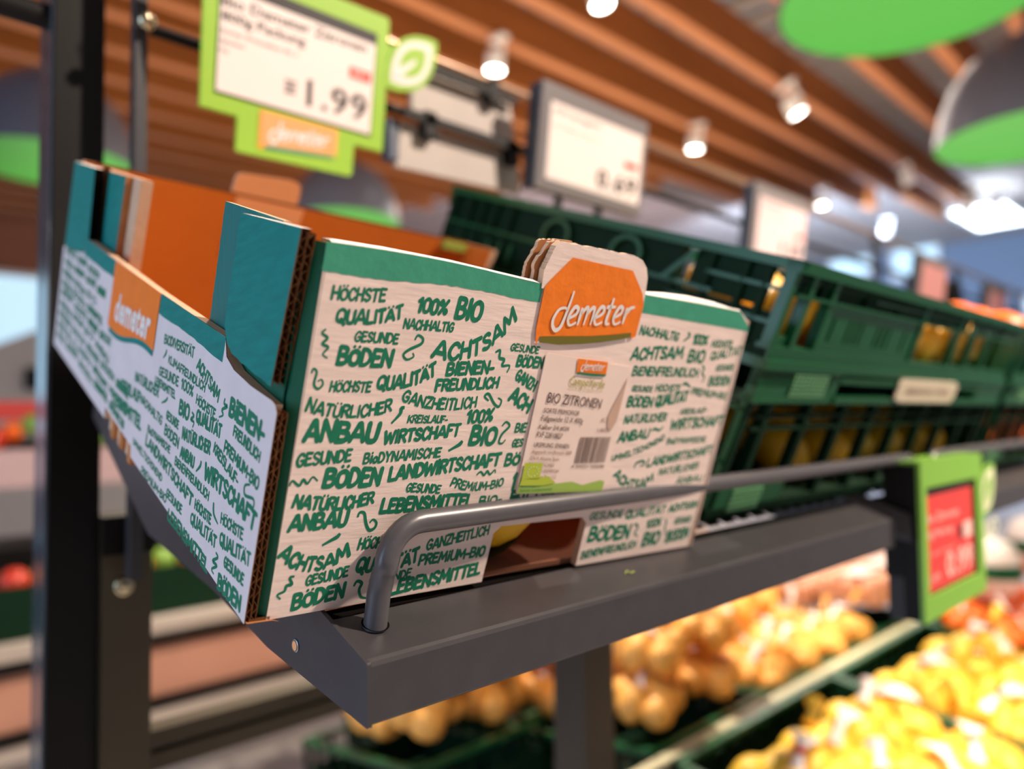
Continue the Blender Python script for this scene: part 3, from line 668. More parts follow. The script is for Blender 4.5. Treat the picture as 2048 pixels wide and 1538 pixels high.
# badge tab on the front
tb = CF(); tb.prism(torn([(.1275, .1490), (.1265, .1570), (.1305, .1690), (.1335, .1715), (.1911, .1735), (.1990, .1722), (.2040, .1690), (.2070, .1640), (.2085, .1560), (.2092, .1490)], (3, 1, 4), 18, .00028), -.0005, .0030, 'y', PAPER, KRAFT_L, KRAFT)
tb.prism(torn([(.1245, .1490), (.1240, .1600), (.1300, .1700), (.1380, .1715), (.1500, .1725), (.1500, .1490)], (0, 1, 2), 8, .0005), .0040, .0062, 'y', KRAFT, KRAFT_L)
tb.prism(torn([(.1225, .1495), (.1222, .1585), (.1275, .1700), (.1375, .1720), (.1500, .1730), (.1500, .1495)], (0, 1, 2), 8, .0005), .0080, .0100, 'y', KRAFT, KRAFT_L)
tab = tb.build('badge_tab', front)
ob = CF(); FO = lambda x, n: (x, -.0008, n)
pl = [(.1322, .1222), (.1335, .1268), (.1500, .1283), (.1700, .1300), (.1900, .1325), (.2045, .1347), (.2052, .1315), (.2091, .1331), (.2092, .1500), (.2059, .1556), (.1927, .1660), (.1441, .1656), (.1330, .1545), (.1292, .1500), (.1300, .1300)]
ob.add([FO(*p) for p in pl], [list(range(len(pl)))], ORANGE)
ob.build('orange_badge', tab)
ob = CF(); FO2 = lambda x, n: (x, -.0010, n)
pl = [(.1335, .1268), (.1500, .1283), (.1700, .1300), (.1900, .1325), (.2045, .1347), (.2045, .1322), (.1950, .1303), (.1800, .1276), (.1650, .1256), (.1480, .1240), (.1340, .1240)]
ob.add([FO2(*p) for p in pl], [list(range(len(pl)))], OLIVE)
# hand-drawn wordmark strokes
def wm(mb, x0, n0, x1, n1, h, w, place, m):
    def T(p): s = p[0]/6.05; return (x0+(x1-x0)*s+.12*h*p[1], n0+(n1-n0)*s+h*p[1])
    S = [[(.95, 1.85), (.93, 1.2), (.85, .3), (.75, -.1), (.5, -.25), (.2, .0), (.1, .4), (.3, .85), (.7, .95), (.9, .8)],
         [(1.15, .35), (1.6, .6), (1.65, .9), (1.4, 1.0), (1.2, .7), (1.15, .3), (1.4, .0), (1.8, .15)],
         [(1.95, .95), (1.95, .0)], [(1.97, .6), (2.25, .95), (2.4, .8), (2.4, .0)], [(2.42, .6), (2.7, .95), (2.88, .8), (2.9, .0)],
         [(3.1, .35), (3.55, .6), (3.6, .9), (3.35, 1.0), (3.15, .7), (3.1, .3), (3.35, .0), (3.75, .15)],
         [(4.1, 1.5), (4.02, .4), (4.1, .05), (4.35, .05)], [(3.75, .98), (4.45, 1.0)],
         [(4.55, .35), (5.0, .6), (5.05, .9), (4.8, 1.0), (4.6, .7), (4.55, .3), (4.8, .0), (5.2, .15)],
         [(5.4, .95), (5.4, .0)], [(5.42, .55), (5.65, .9), (6.0, .98)]]
    for q in S: squiggle(mb, [T(p) for p in q], w, place, m)
wm(ob, .1385, .1325, .2010, .1392, .0092, .0021, lambda a, b: (a, -.0012, b), WHITEP)
ob.build('badge_lettering', tab)
# product sticker
st = CF(); st.prism([(.1425, .1196), (.1412, .1185), (.1430, .0482), (.1440, .0472), (.2145, .0450), (.2160, .0465), (.2117, .1155), (.2100, .1165)], -.0009, -.0004, 'y', STICK); stick = st.build('product_sticker', front)
sk = CF(); S3 = lambda a, b: (a, -.0012, b); S4 = lambda a, b: (a, -.0014, b)
sk.add([S3(*p) for p in ((.1655, .1183), (.1905, .1180), (.1915, .1110), (.1790, .1106), (.1668, .1110))], [(0, 1, 2, 3, 4)], ORANGE)
sk.add([S4(*p) for p in ((.1668, .1114), (.1915, .1114), (.1905, .1102), (.1790, .1100), (.1672, .1104))], [(0, 1, 2, 3, 4)], GREEN_INK)
wm(sk, .1690, .1127, .1885, .1132, .0028, .0007, S4, WHITEP)
write(sk, 'CampoVerde', [(.1633, .1046), (.1925, .1040)], .0046, S3, CVERDE, .01)
write(sk, 'the finest organic fruit', [(.1635, .1026), (.1915, .1018)], .0012, S3, CVERDE, 0)
write(sk, 'BIO ZITRONEN', [(.1494, .0950), (.1937, .0928)], .0055, S3, INKB, .0)
for i, (s, x1, h) in enumerate([('SORTE PRIMOFIOR', .1775, .0026), ('Füllgewicht 12 X 400g', .1820, .0030), ('Kaliber 3/4 #034', .1720, .0026), ('RVF 22810827', .1680, .0030), ('URSPRUNG: SPANIEN', .1755, .0026),
      ('Abgepackt von Bonnysa 2008', .1790, .0020), ('03610 Alicante Spain', .1700, .0020), ('GGN 4059876234060', .1670, .0020), ('Reg. Bert. 21.00094M/244', .1720, .0020), ('Finca La Bonita Zone 11.2', .1710, .0020), ('Öko-Kontrollstelle ES', .1660, .0020)]):
    y = .0898-i*.0042-(.001 if i > 3 else 0)+(max(0, i-4)*.0009)
    write(sk, s, [(.1488-.0003*i, y), (x1, y-.0012)], h, S3, INKB if h > .0022 else INKL, 0)
write(sk, 'KL. I', [(.1975, .0855), (.2030, .0852)], .0024, S3, INKL, 0); write(sk, 'L-08/03', [(.1960, .0800), (.2050, .0796)], .0024, S3, INKL, 0)
x = .1835
while x < .2095:
    w = random.choice((.0003, .0005, .0008)); sk.add([S3(x, .0625), S3(x+w, .0624), S3(x+w-.0002, .0770), S3(x-.0002, .0771)], [(0, 1, 2, 3)], INKB); x += w+random.choice((.0004, .0006))
write(sk, '4 304221 930098', [(.1815, .0600), (.2100, .0592)], .0018, S3, INKB, 0)
pl = [(.1435, .0477), (.1440, .0560), (.1580, .0558), (.1640, .0545), (.1700, .0515), (.1850, .0522), (.1950, .0498), (.2100, .0520), (.2140, .0510), (.2144, .0453)]
sk.add([S3(*p) for p in pl], [list(range(len(pl)))], HILLG)
pl = [(.1437, .0520), (.1445, .0552), (.1580, .0630), (.1600, .0600), (.1640, .0578), (.1720, .0528), (.1600, .0520)]
sk.add([S4(*p) for p in pl[:2]+[(.1580, .0556), (.1640, .0562), (.1720, .0520), (.1600, .0512)]], [list(range(6))], LEAFG)
sk.add([S4(.1443, .0552), S4(.1577, .0546), S4(.1577, .0635), S4(.1440, .0639)], [(0, 1, 2, 3)], LEAFG)
for i in range(12):
    a = i*math.pi/6; cx, cy = .1510+.0042*math.cos(a)*(1.1 if math.cos(a) > 0 else .8), .0592+.0026*math.sin(a); S5 = lambda a_, b_: (a_, -.0016, b_)
    sk.add([S5(cx-.0004, cy), S5(cx, cy-.0004), S5(cx+.0004, cy), S5(cx, cy+.0004)], [(0, 1, 2, 3)], WHITEP)
write(sk, 'ES-ECO-020-CV', [(.1450, .0507), (.1600, .0503)], .0013, S4, GREEN_INK, 0); write(sk, 'Spanien Landwirtschaft', [(.1450, .0487), (.1700, .0483)], .0013, S4, GREEN_INK, 0)
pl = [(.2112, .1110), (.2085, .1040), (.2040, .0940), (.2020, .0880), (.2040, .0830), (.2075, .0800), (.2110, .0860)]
sk.add([S3(*p) for p in pl], [list(range(len(pl)))], SHADOWP)  # leaf-shaped shade painted along the sticker edge
sk.build('sticker_print', stick)
MB(carton).box((.300, .3455, .141), (.322, .3552, .1488), HILLG).build('green_label', bx)

# lemons in a net seen through the hand hole, and a leaf
def ellipsoid(r, l, nub, m, seg=16, rings=9):
    b = MB(); pr = []
    for i in range(rings+1):
        a = math.pi*i/rings; z = -math.cos(a)*l; rr = math.sin(a)*r
        if nub and i in (0, rings): z *= 1.06
        if nub and i in (1, rings-1): rr *= .86; z *= 1.0
        pr.append((max(rr, .0003), z))
    b.lathe(pr, (0, 0, 0), m, seg); return b
def proto_mesh(b, name):
    me = bpy.data.meshes.new(name); me.from_pydata(b.v, [], b.fc)
    for m in b.ms: me.materials.append(m)
    me.polygons.foreach_set('material_index', b.m); me.polygons.foreach_set('use_smooth', b.sm); me.update(); return me
LEM = proto_mesh(ellipsoid(.026, .033, True, LEMON), 'lemon'); LEMN = proto_mesh(ellipsoid(.027, .034, True, LEMON2), 'lemon_netted')
ORA = proto_mesh(ellipsoid(.036, .034, False, ORF), 'orange'); POT = proto_mesh(ellipsoid(.028, .036, False, POTATO), 'potato')
PNK = proto_mesh(ellipsoid(.028, .034, False, TRAY), 'pink'); RED_ = proto_mesh(ellipsoid(.04, .038, False, REDF), 'red'); GRN_ = proto_mesh(ellipsoid(.04, .038, False, GRNF), 'grn')
def place_mesh(me, name, loc, label=None, cat=None, group=None, parent=None, s=1, rot=None):
    o = bpy.data.objects.new(name, me); COL.objects.link(o); o.location = loc
    o.rotation_euler = rot or (random.uniform(0, 6), random.uniform(0, 6), random.uniform(0, 6)); o.scale = (s, s, s)
    if parent: o.parent = parent; o.matrix_parent_inverse = Matrix.Translation(-parent.location)
    if label: o['label'] = label; o['category'] = cat
    if group: o['group'] = group
    return o
for i, (x, d, n) in enumerate([(.150, .028, .030), (.105, .045, .035), (.06, .06, .035), (.150, .090, .035), (.09, .11, .035), (.05, .14, .036), (.22, .06, .036), (.27, .07, .036), (.20, .11, .036), (.26, .13, .036)]):
    lab = ('yellow lemon showing in the hand hole at the foot of the white carton' if i == 0 else 'yellow lemon inside the white lettered carton, '+['','second','third','fourth','fifth','sixth','seventh','eighth','ninth','tenth'][i]+' from the hand hole')
    place_mesh(LEM, 'lemon', carton(x, d, n), lab, 'lemon', None if i == 0 else 'lemons inside the white carton', rot=(1.0, 1.2, 0) if i == 0 else None)
lf_ = C(); lf_.add([(.140, .010, .0045), (.155, .008, .010), (.172, .012, .0155), (.160, .022, .0080), (.146, .020, .0045)], [(0, 1, 2), (0, 2, 3), (0, 3, 4)], LEAFD, True)
o = lf_.build('leaf', label='dark green leaf lying beneath the lemon in the carton hand hole', category='leaf')

# ------------------------------------------------------------------ tilted display shelf
def rail_pts(x0, x1, second=False):
    p = []
    zt = 1.1838; yb, yt = -.0222, -.0272
    p.append((x0, yb, 1.1400)); p.append((x0+.0012, yb-.0015, 1.155)); p.append((x0+.0026, yb-.0035, 1.1645))
    for i in range(9):
        a = math.pi/2*i/8; p.append((x0+.0026+.0185*(1-math.cos(a)), yt, 1.1655+.0183*math.sin(a)))
    for i in range(1, 6): p.append((x0+.022+(x1-x0-.044)*i/6, yt, zt))
    for i in range(9):
        a = math.pi/2*(1-i/8); p.append((x1-.0026-.0185*(1-math.cos(a)), yt, 1.1655+.0183*math.sin(a)))
    p.append((x1, yb, 1.1400)); return p
def display_shelf(x0, x1, label, slats, RX=-.0156):
    t = thing('display_shelf', (x0, .18, 1.15), label, 'shelf')
    lp_ = [(-.0422, 1.1090), (-.0422, 1.1318), (-.0416, 1.1336), (-.0400, 1.1346)]+[shelf(0, -.0120, -.0012)[1:], shelf(0, -.0120, -.008)[1:], (-.036, 1.128), (-.038, 1.1090)]
    b = MB(); b.prism(lp_, x0+.0008, x1-.0008, 'x', STEEL); bevel(b.build('front_lip', t), .0012, 3)
    lp2 = [(-.0432, 1.1087), (-.0432, 1.1337), (-.0405, 1.1347), shelf(0, .37, -.0012)[1:], shelf(0, .37, -.05)[1:], (.2238, 1.1558), (.1134, 1.1375), (.0453, 1.1211)]
    for xa, xb in ((x0-.0012, x0+.0008), (x1-.0008, x1+.0012)):
        s_ = MB(); s_.prism(lp2, xa, xb, 'x', STEEL); o = bevel(s_.build('side_panel', t), .0007, 2)
        h = MB(); h.lathe([(.0, .0004), (.0022, .0004), (.0026, .0007), (.0030, .0002)], (xa-.0001, .0163, 1.1283), STEEL_E, 20, Vector((-1, 0, 0))); h.lathe([(0, .0008), (.0021, .0008)], (xa, .0163, 1.1283), PEACHS, 20, Vector((-1, 0, 0)))
        h.build('screw_hole', o)
    r = MB(); xr = x0+.0156 if RX < 0 else x0; r.tube(rail_pts(x0+(.0156 if RX > 0 else .10), x1+RX), .0052, STEEL_R, 20); r.build('guard_rail', t)
    for xx in (x0+.0156,):
        e = MB(); e.lathe([(.0050, .0002), (.0061, .0002)], (xx+.0003, -.0222, 1.1419), HOLE, 24, Vector((0, -ST, CT))); e.build('rail_gap_shade', t)  # flat dark ring painted as the shaded gap round the rail foot
    n = slats
    for i in range(n):
        xa = x0+.006+(x1-x0-.012)*i/n
        s_ = MB(shelf); s_.box((xa, .000, -.0022), (xa+(x1-x0)/n*.66, .372, -.0006), STEEL_D); s_.build('deck_slat', t)
    s_ = MB(shelf); s_.box((x0+.001, -.010, -.014), (x1-.001, -.004, -.0025), STEEL_D); s_.box((x0+.001, .366, -.03), (x1-.001, .375, -.002), STEEL_D)
    s_.box((x0+.001, .18, -.02), (x1-.001, .19, -.0024), STEEL_D); s_.build('deck_support', t)
    return t
display_shelf(.0364, .5749, 'anthracite steel tilted shelf with bent guard rail carrying the white carton', 24, .105)
display_shelf(.6200, 1.245, 'anthracite steel tilted shelf continuing behind the red 0.99 sign', 20, -.0156)
# crumbs on the lip
for i, (x, d, lab) in enumerate([(.215, -.030, 'tiny yellow crumb lying on the dusty shelf lip below the carton')]):
    b = MB(shelf); b.tube([(x, d, -.0002), (x+.0025, d+.001, .0006), (x+.004, d-.0012, .0002), (x+.007, d-.001, .0005)], .0004, LEAFG, 6); b.build('crumb', label=lab, category='crumb')
# gondola frame
t = thing('rack_post', (.031, .42, 0), 'tall dark steel rack post standing behind the carton at left', 'post')
b = MB(); b.box((.0125, .400, 0), (.0500, .450, 2.1), STEEL_D); b.build('post_column', t)
b = MB(); b.box((.0105, .404, 0), (.0125, .446, 2.1), POST_L); b.build('daylit_side', t)  # thin side strip coloured as lit by daylight
for k in range(18):
    pass
t = thing('steel_upright', (.07, .40, 0), 'olive-dark steel upright with a round screw under the carton', 'bracket')
b = MB(); b.box((.0505, .392, 0), (.0895, .440, 1.150), mat('olive_dark_steel', (74, 66, 50), .38, metal=.3, noise=.1, scale=10)); b.build('upright', t)
b = MB(); b.box((.0500, .388, 1.118), (.0900, .392, 1.150), STEEL_D); b.box((.062, .3895, 1.124), (.078, .3915, 1.129), BLACKP); b.build('bracket_lip', t)
b = MB(); b.lathe([(0, .004), (.0022, .0042), (.0024, .002), (.0052, .0035), (.0078, .0025), (.0082, 0)], (.0672, .392, 1.0905), CHROME, 24, Vector((0, -1, 0))); b.build('screw', t)
t = thing('rack_crossbar', (.3, .44, .96), 'dull olive steel crossbar running under the shelf at lower left', 'crossbar')
b = MB(); b.box((.0895, .425, .914), (1.9, .450, .929), mat('olive_dark_steel', (74, 66, 50))); b.box((.0895, .427, .933), (1.9, .450, .949), mat('olive_dark_steel', (74, 66, 50))); b.box((.0895, .43, .927), (1.9, .450, .935), STEEL_D); b.build('bar', t)
t = thing('shelf_leg', (.574, .32, 0), 'dark square steel leg standing under the shelf among the potato nets', 'post')
b = MB(); b.box((.545, .300, 0), (.600, .350, 1.16), mat('leg_steel', (62, 56, 48), .4, metal=.3)); b.build('leg', t)
t = thing('rack_crossbar', (-.3, .43, 1.6), 'thin dark bar running left from the post at the top left corner', 'crossbar')
b = MB(); b.tube([(-.9, .42, 1.575), (.0105, .42, 1.575)], .011, BLACKP); b.build('bar', t)
BZ = {'u': 1.635, 'l': 1.563}
t = thing('price_rail', (.06, .36, 1.6), 'pair of thin dark bars on slim posts that carries the price signs', 'rail')
b = MB(); b.tube([(.075, .36, BZ['l']), (3.4, .36, BZ['l'])], .0052, BLACKP); b.build('lower_bar', t)
b = MB(); b.tube([(.075, .36, BZ['u']), (3.4, .36, BZ['u'])], .0052, mat('pale_bar_steel', (170, 140, 118), .3, metal=.6)); b.build('upper_bar', t)  # upper bar in a paler, browner steel than the lower one
b = MB(); b.lathe([(0, .006), (.006, .004), (.007, 0)], (.070, .352, BZ['l']+.002), CHROME, 16, Vector((0, -1, 0))); b.build('bolt', t)
for x in (.0685, 1.205, 1.66, 2.25, 2.9):
    b = MB(); b.box((x-.0048, .362, 1.1), (x+.0048, .376, 1.9 if x < .1 else 1.645), mat('slim_post_steel', (52, 52, 56), .35)); b.build('slim_post', t)

# ------------------------------------------------------------------ price signs
TT = math.tan(math.radians(8))
def signf(y0=.33, dx=0):
    return lambda x, dep, z: (x+dx, y0-(z-1.5)*TT+dep, z)
S = signf()
sg = thing('price_sign', (.195, .33, 1.5), 'lime framed price sign reading 1.99 with a leaf badge above the carton', 'price sign')
b = MB(S); b.prism([(.1058, 1.4970), (.1381, 1.4965), (.1385, 1.4680), (.1405, 1.4668), (.2525, 1.4690), (.2540, 1.4705), (.2543, 1.4995), (.2871, 1.5000), (.2845, 1.6275), (.2815, 1.6295), (.1030, 1.6270)], 0, .004, 'y', LIME)
b.box((.113, .004, 1.505), (.278, .016, 1.622), BLACKP); frame = b.build('lime_frame', sg)
b = MB(S); b.box((.1172, -.0008, 1.5108), (.2715, 0, 1.6100), EBLACK); b.box((.1176, -.0015, 1.5125), (.2700, -.0008, 1.5985), EINK); sc = b.build('screen', sg)
b = MB(S); SP = lambda a, z: (a, -.0019, z)
write(b, '1.99', [(.2010, 1.5222), (.2650, 1.5240)], .0240, SP, EBLACK, .012)
write(b, 'Bio Demeter Zitronen', [(.1186, 1.5835), (.2600, 1.5880)], .0085, SP, EBLACK, .005)
write(b, '800g Packung', [(.1190, 1.5715), (.1960, 1.5735)], .0080, SP, EBLACK, .005)
write(b, 'Sorte: Primofiori Kl. I', [(.1190, 1.5610), (.1885, 1.5615)], .0042, SP, EGREY, 0)
write(b, 'Spanien', [(.1190, 1.5530), (.1400, 1.5530)], .0038, SP, EGREY, 0); write(b, '1kg', [(.1190, 1.5455), (.1260, 1.5455)], .0034, SP, EGREY, 0)
b.add([SP(.2432, 1.5600), SP(.2668, 1.5605), SP(.2668, 1.5705), SP(.2432, 1.5700)], [(0, 1, 2, 3)], ERED)
write(b, 'BIO', [(.2475, 1.5625), (.2620, 1.5628)], .0055, lambda a, z: (a, -.0022, z), WHITE, 0)
for k in range(3): b.add([SP(.1790, 1.5275+k*.0045), SP(.1895, 1.5278+k*.0045), SP(.1895, 1.5308+k*.0045), SP(.1790, 1.5305+k*.0045)], [(0, 1, 2, 3)], EGREY)
b.build('screen_print', sc)
b = MB(S); FO = lambda a, z: (a, -.0006, z); FO1 = lambda a, z: (a, -.0010, z); FO3 = lambda a, z: (a, -.0014, z)
b.add([FO(.1575, 1.4730), FO(.2360, 1.4828), FO(.2360, 1.5085), FO(.1575, 1.5072)], [(0, 1, 2, 3)], YEL)
b.add([FO1(.1592, 1.4765), FO1(.2345, 1.4855), FO1(.2345, 1.5070), FO1(.1592, 1.5058)], [(0, 1, 2, 3)], PEACHS)
b.add([FO3(.1640, 1.4742), FO3(.2000, 1.4775), FO3(.2330, 1.4810), FO3(.2330, 1.4830), FO3(.2000, 1.4800), FO3(.1640, 1.4768)], [list(range(6))], mat('teal_sticker_line', (70, 176, 150), .5))
wm(b, .1665, 1.4830, .2265, 1.4885, .0095, .0030, FO3, WHITE)
b.build('brand_sticker', frame)
def leaf(mb, cx, cz, w, h, place, m, sc=1.0, n=14):
    # pointed at upper right and lower left
    pts = []
    for i in range(n):
        a = i/(n-1); x = -1+2*a; z = -1+2*a; bu = math.sin(math.pi*a)**.8*.56; pts.append((x-bu, z+bu))
    for i in range(n):
        a = 1-i/(n-1); x = -1+2*a; z = -1+2*a; bu = math.sin(math.pi*a)**.8*.56; pts.append((x+bu, z-bu))
    pts = [(cx+p[0]*w*.5*sc, cz+p[1]*h*.5*sc) for p in pts[:-1]]
    if m: mb.add([place(*p) for p in pts], [list(range(len(pts)))], m)
    return pts
b = MB(S); pl = leaf(b, .3145, 1.5950, .060, .062, FO, None); b.prism(pl, -.0004, .004, 'y', LIME)
b.box((.283, .001, 1.580), (.300, .003, 1.605), LIME)
lfb = b.build('leaf_badge', sg)
b = MB(S); leaf(b, .3145, 1.5950, .060, .062, lambda a, z: (a, -.0007, z), WHITE, .80); leaf(b, .3150, 1.5955, .060, .062, lambda a, z: (a, -.0010, z), LIME, .52)
squiggle(b, [(.2960, 1.5770), (.3050, 1.5860), (.3190, 1.5985)], .0072, lambda a, z: (a, -.0013, z), WHITE); b.build('leaf_print', lfb)
# sign seen from behind
sg = thing('price_sign', (.42, .37, 1.55), 'grey double panel back of a sign clipped to the two bars', 'sign')
b = MB(); b.prism([(.350, 1.568), (.505, 1.574), (.498, 1.632), (.350, 1.622)], .366, .372, 'y', GREYB); b.build('upper_panel', sg)
b = MB(); b.prism([(.328, 1.504), (.515, 1.510), (.510, 1.560), (.335, 1.556)], .366, .372, 'y', GREYB); b.build('lower_panel', sg)
b = MB(); b.box((.318, .364, 1.510), (.330, .378, 1.555), NAVY); b.build('end_cap', sg)
for x, z in ((.462, 1.628), (.366, 1.562), (.492, 1.560)):
    b = MB(); b.box((x-.008, .352, z-.020), (x+.008, .366, z+.008), BLACKP); b.build('clip', sg)
b = MB(); b.box((.350, .353, 1.616), (.500, .358, 1.626), BLACKP); b.box((.33, .352, 1.556), (.512, .357, 1.566), BLACKP); b.build('clip_bar', sg)
def grey_sign(xs, label, price, name_, stems=True, pale=EINK):
    x0, x1, z0, z1 = xs; w = x1-x0
    sg = thing('price_sign', (x0+w/2, .33, z0), label, 'price sign')
    b = MB(S); b.box((x0, 0, z0), (x1, .014, z1), GREYP); b.box((x0-.003, .002, z0), (x0, .020, z1-.002), mat('dark_grey_plastic', (62, 66, 76), .5)); fr = bevel(b.build('sign_frame', sg), .002)
    b = MB(S); b.box((x0+.016, -.0013, z0+.014), (x1-.010, 0, z1-.022), pale); sc = b.build('screen', sg)
    if price:
        b = MB(S); xx = x1-.012
        write(b, price, [(xx-w*.42, z0+.0225), (xx-.006, z0+.0235)], .0235, SP, EBLACK, .02)
        write(b, name_, [(x0+.022, z1-.034), (x0+.022+w*.42, z1-.034)], .0070, SP, EGREY, 0)
        write(b, 'aus Italien, Klasse I', [(x0+.022, z1-.050), (x0+.022+w*.42, z1-.050)], .0042, SP, PINKT, 0)
        b.add([SP(xx-.034, z0+.058), SP(xx-.006, z0+.058), SP(xx-.006, z0+.066), SP(xx-.034, z0+.066)], [(0, 1, 2, 3)], ERED); b.build('screen_print', sc)
    if stems:
        for k in (.25, .62):
            b = MB(); b.tube([(x0+w*k, .338, z0+.01), (x0+w*k, .345, z0-.075)], .0052, BLACKP, 10); b.build('stem', sg)
grey_sign((.503, .712, 1.508, 1.636), 'grey framed price sign reading 0.69 above the green crates', '0.69', 'Orangen')
grey_sign((1.012, 1.209, 1.490, 1.620), 'blurred grey framed price sign standing right of the 0.69 sign', '1.29', 'Mandarinen', True, mat('e_ink_pinkish', (226, 204, 208), .5))
grey_sign((1.80, 1.995, 1.480, 1.612), 'pink blurred price sign far along the bars above the crate rim', None, '', True, mat('e_ink_pink', (230, 160, 160), .5))
grey_sign((2.36, 2.56, 1.470, 1.605), 'farthest dark framed pink price sign near the right edge', None, '', True, mat('e_ink_pink', (230, 160, 160), .5))
b = MB(); b.box((2.05, .37, 1.46), (2.30, .44, 1.60), BLACKP); b.build('sign_holder', label='black empty sign holder between the two farthest pink signs', category='sign')

# red 0.99 sign on the rail
sg = thing('price_sign', (.715, -.04, 1.036), 'green framed red price sign reading 0.99 hooked on the guard rail', 'price sign')
x0, x1, z0, z1 = .6215, .8110, 1.0340, 1.1830
b = MB(); b.box((x0+.0015, -.048, z0+.001), (x1-.002, -.034, z1-.002), BLACKP); b.box((x0+.0010, -.034, z0+.040), (x1-.01, -.018, z1-.0035), BLACKP)
b.box((x0+.0015, -.034, z0+.001), (x1-.02, -.020, z0+.040), mat('black_plastic2', (34, 32, 33), .5)); b.build('sign_housing', sg)
b = MB(); 
for a, c in (((x0, -.0520, z1-.0255), (x1, -.0480, z1)), ((x0, -.0520, z0), (x1, -.0480, z0+.0215)), ((x0, -.0520, z0+.0215), (x0+.0145, -.0480, z1-.0255)), ((x1-.022, -.0520, z0+.0215), (x1, -.0480, z1-.0255)), ((x0, -.0480, z1-.003), (x1, -.020, z1))): b.box(a, c, LIME2)
fr = b.build('green_frame', sg)
b = MB(); b.box((x0+.0145, -.0486, z0+.0215), (x1-.022, -.0480, z1-.0255), EBLACK); b.box((x0+.0150, -.0490, z0+.0240), (x1-.030, -.0486, z1-.0345), EREDS); sc = b.build('screen', sg)
b = MB(); Q = lambda a, z: (a, -.0494, z)
write(b, '0.99', [(.6930, 1.0655), (.7760, 1.0655)], .0250, Q, PINKT, .02); write(b, 'Bio Zitronen', [(.6400, 1.1235), (.7350, 1.1235)], .0085, Q, PINKT, .01)
write(b, '1kg Packung', [(.6390, 1.1090), (.7150, 1.1090)], .0075, Q, PINKT, .005); write(b, 'aus Spanien Klasse II', [(.6380, 1.0920), (.7200, 1.0920)], .0032, Q, PINKT, 0)
b.add([Q(.7330, 1.0985), Q(.7480, 1.0985), Q(.7480, 1.1130), Q(.7330, 1.1130)], [(0, 1, 2, 3)], mat('dark_red_patch', (110, 40, 44), .5)); b.add([Q(.7500, 1.0975), Q(.7780, 1.0975), Q(.7780, 1.1140), Q(.7500, 1.1140)], [(0, 1, 2, 3)], PINKT)
write(b, '1.49', [(.645, 1.066), (.672, 1.066)], .009, Q, PINKT, 0)
b.build('screen_print', sc)
b = MB(); pl = leaf(b, .835, 1.141, .058, .056, Q, None); b.prism(pl, -.0506, -.047, 'y', LIME2); lb = b.build('leaf_badge', sg)
b = MB(); leaf(b, .835, 1.141, .058, .056, lambda a, z: (a, -.0510, z), mat('cream_print', (226, 228, 190), .5), .82); leaf(b, .835, 1.141, .058, .056, lambda a, z: (a, -.0514, z), LIME2, .5)
squiggle(b, [(.815, 1.122), (.826, 1.132), (.838, 1.143)], .0055, lambda a, z: (a, -.0518, z), mat('cream_print', (226, 228, 190)))
write(b, 'BIO', [(.808, 1.088), (.872, 1.090)], .020, lambda a, z: (a, -.0505, z), mat('cream_print', (226, 228, 190)), .02); b.build('leaf_print', lb)

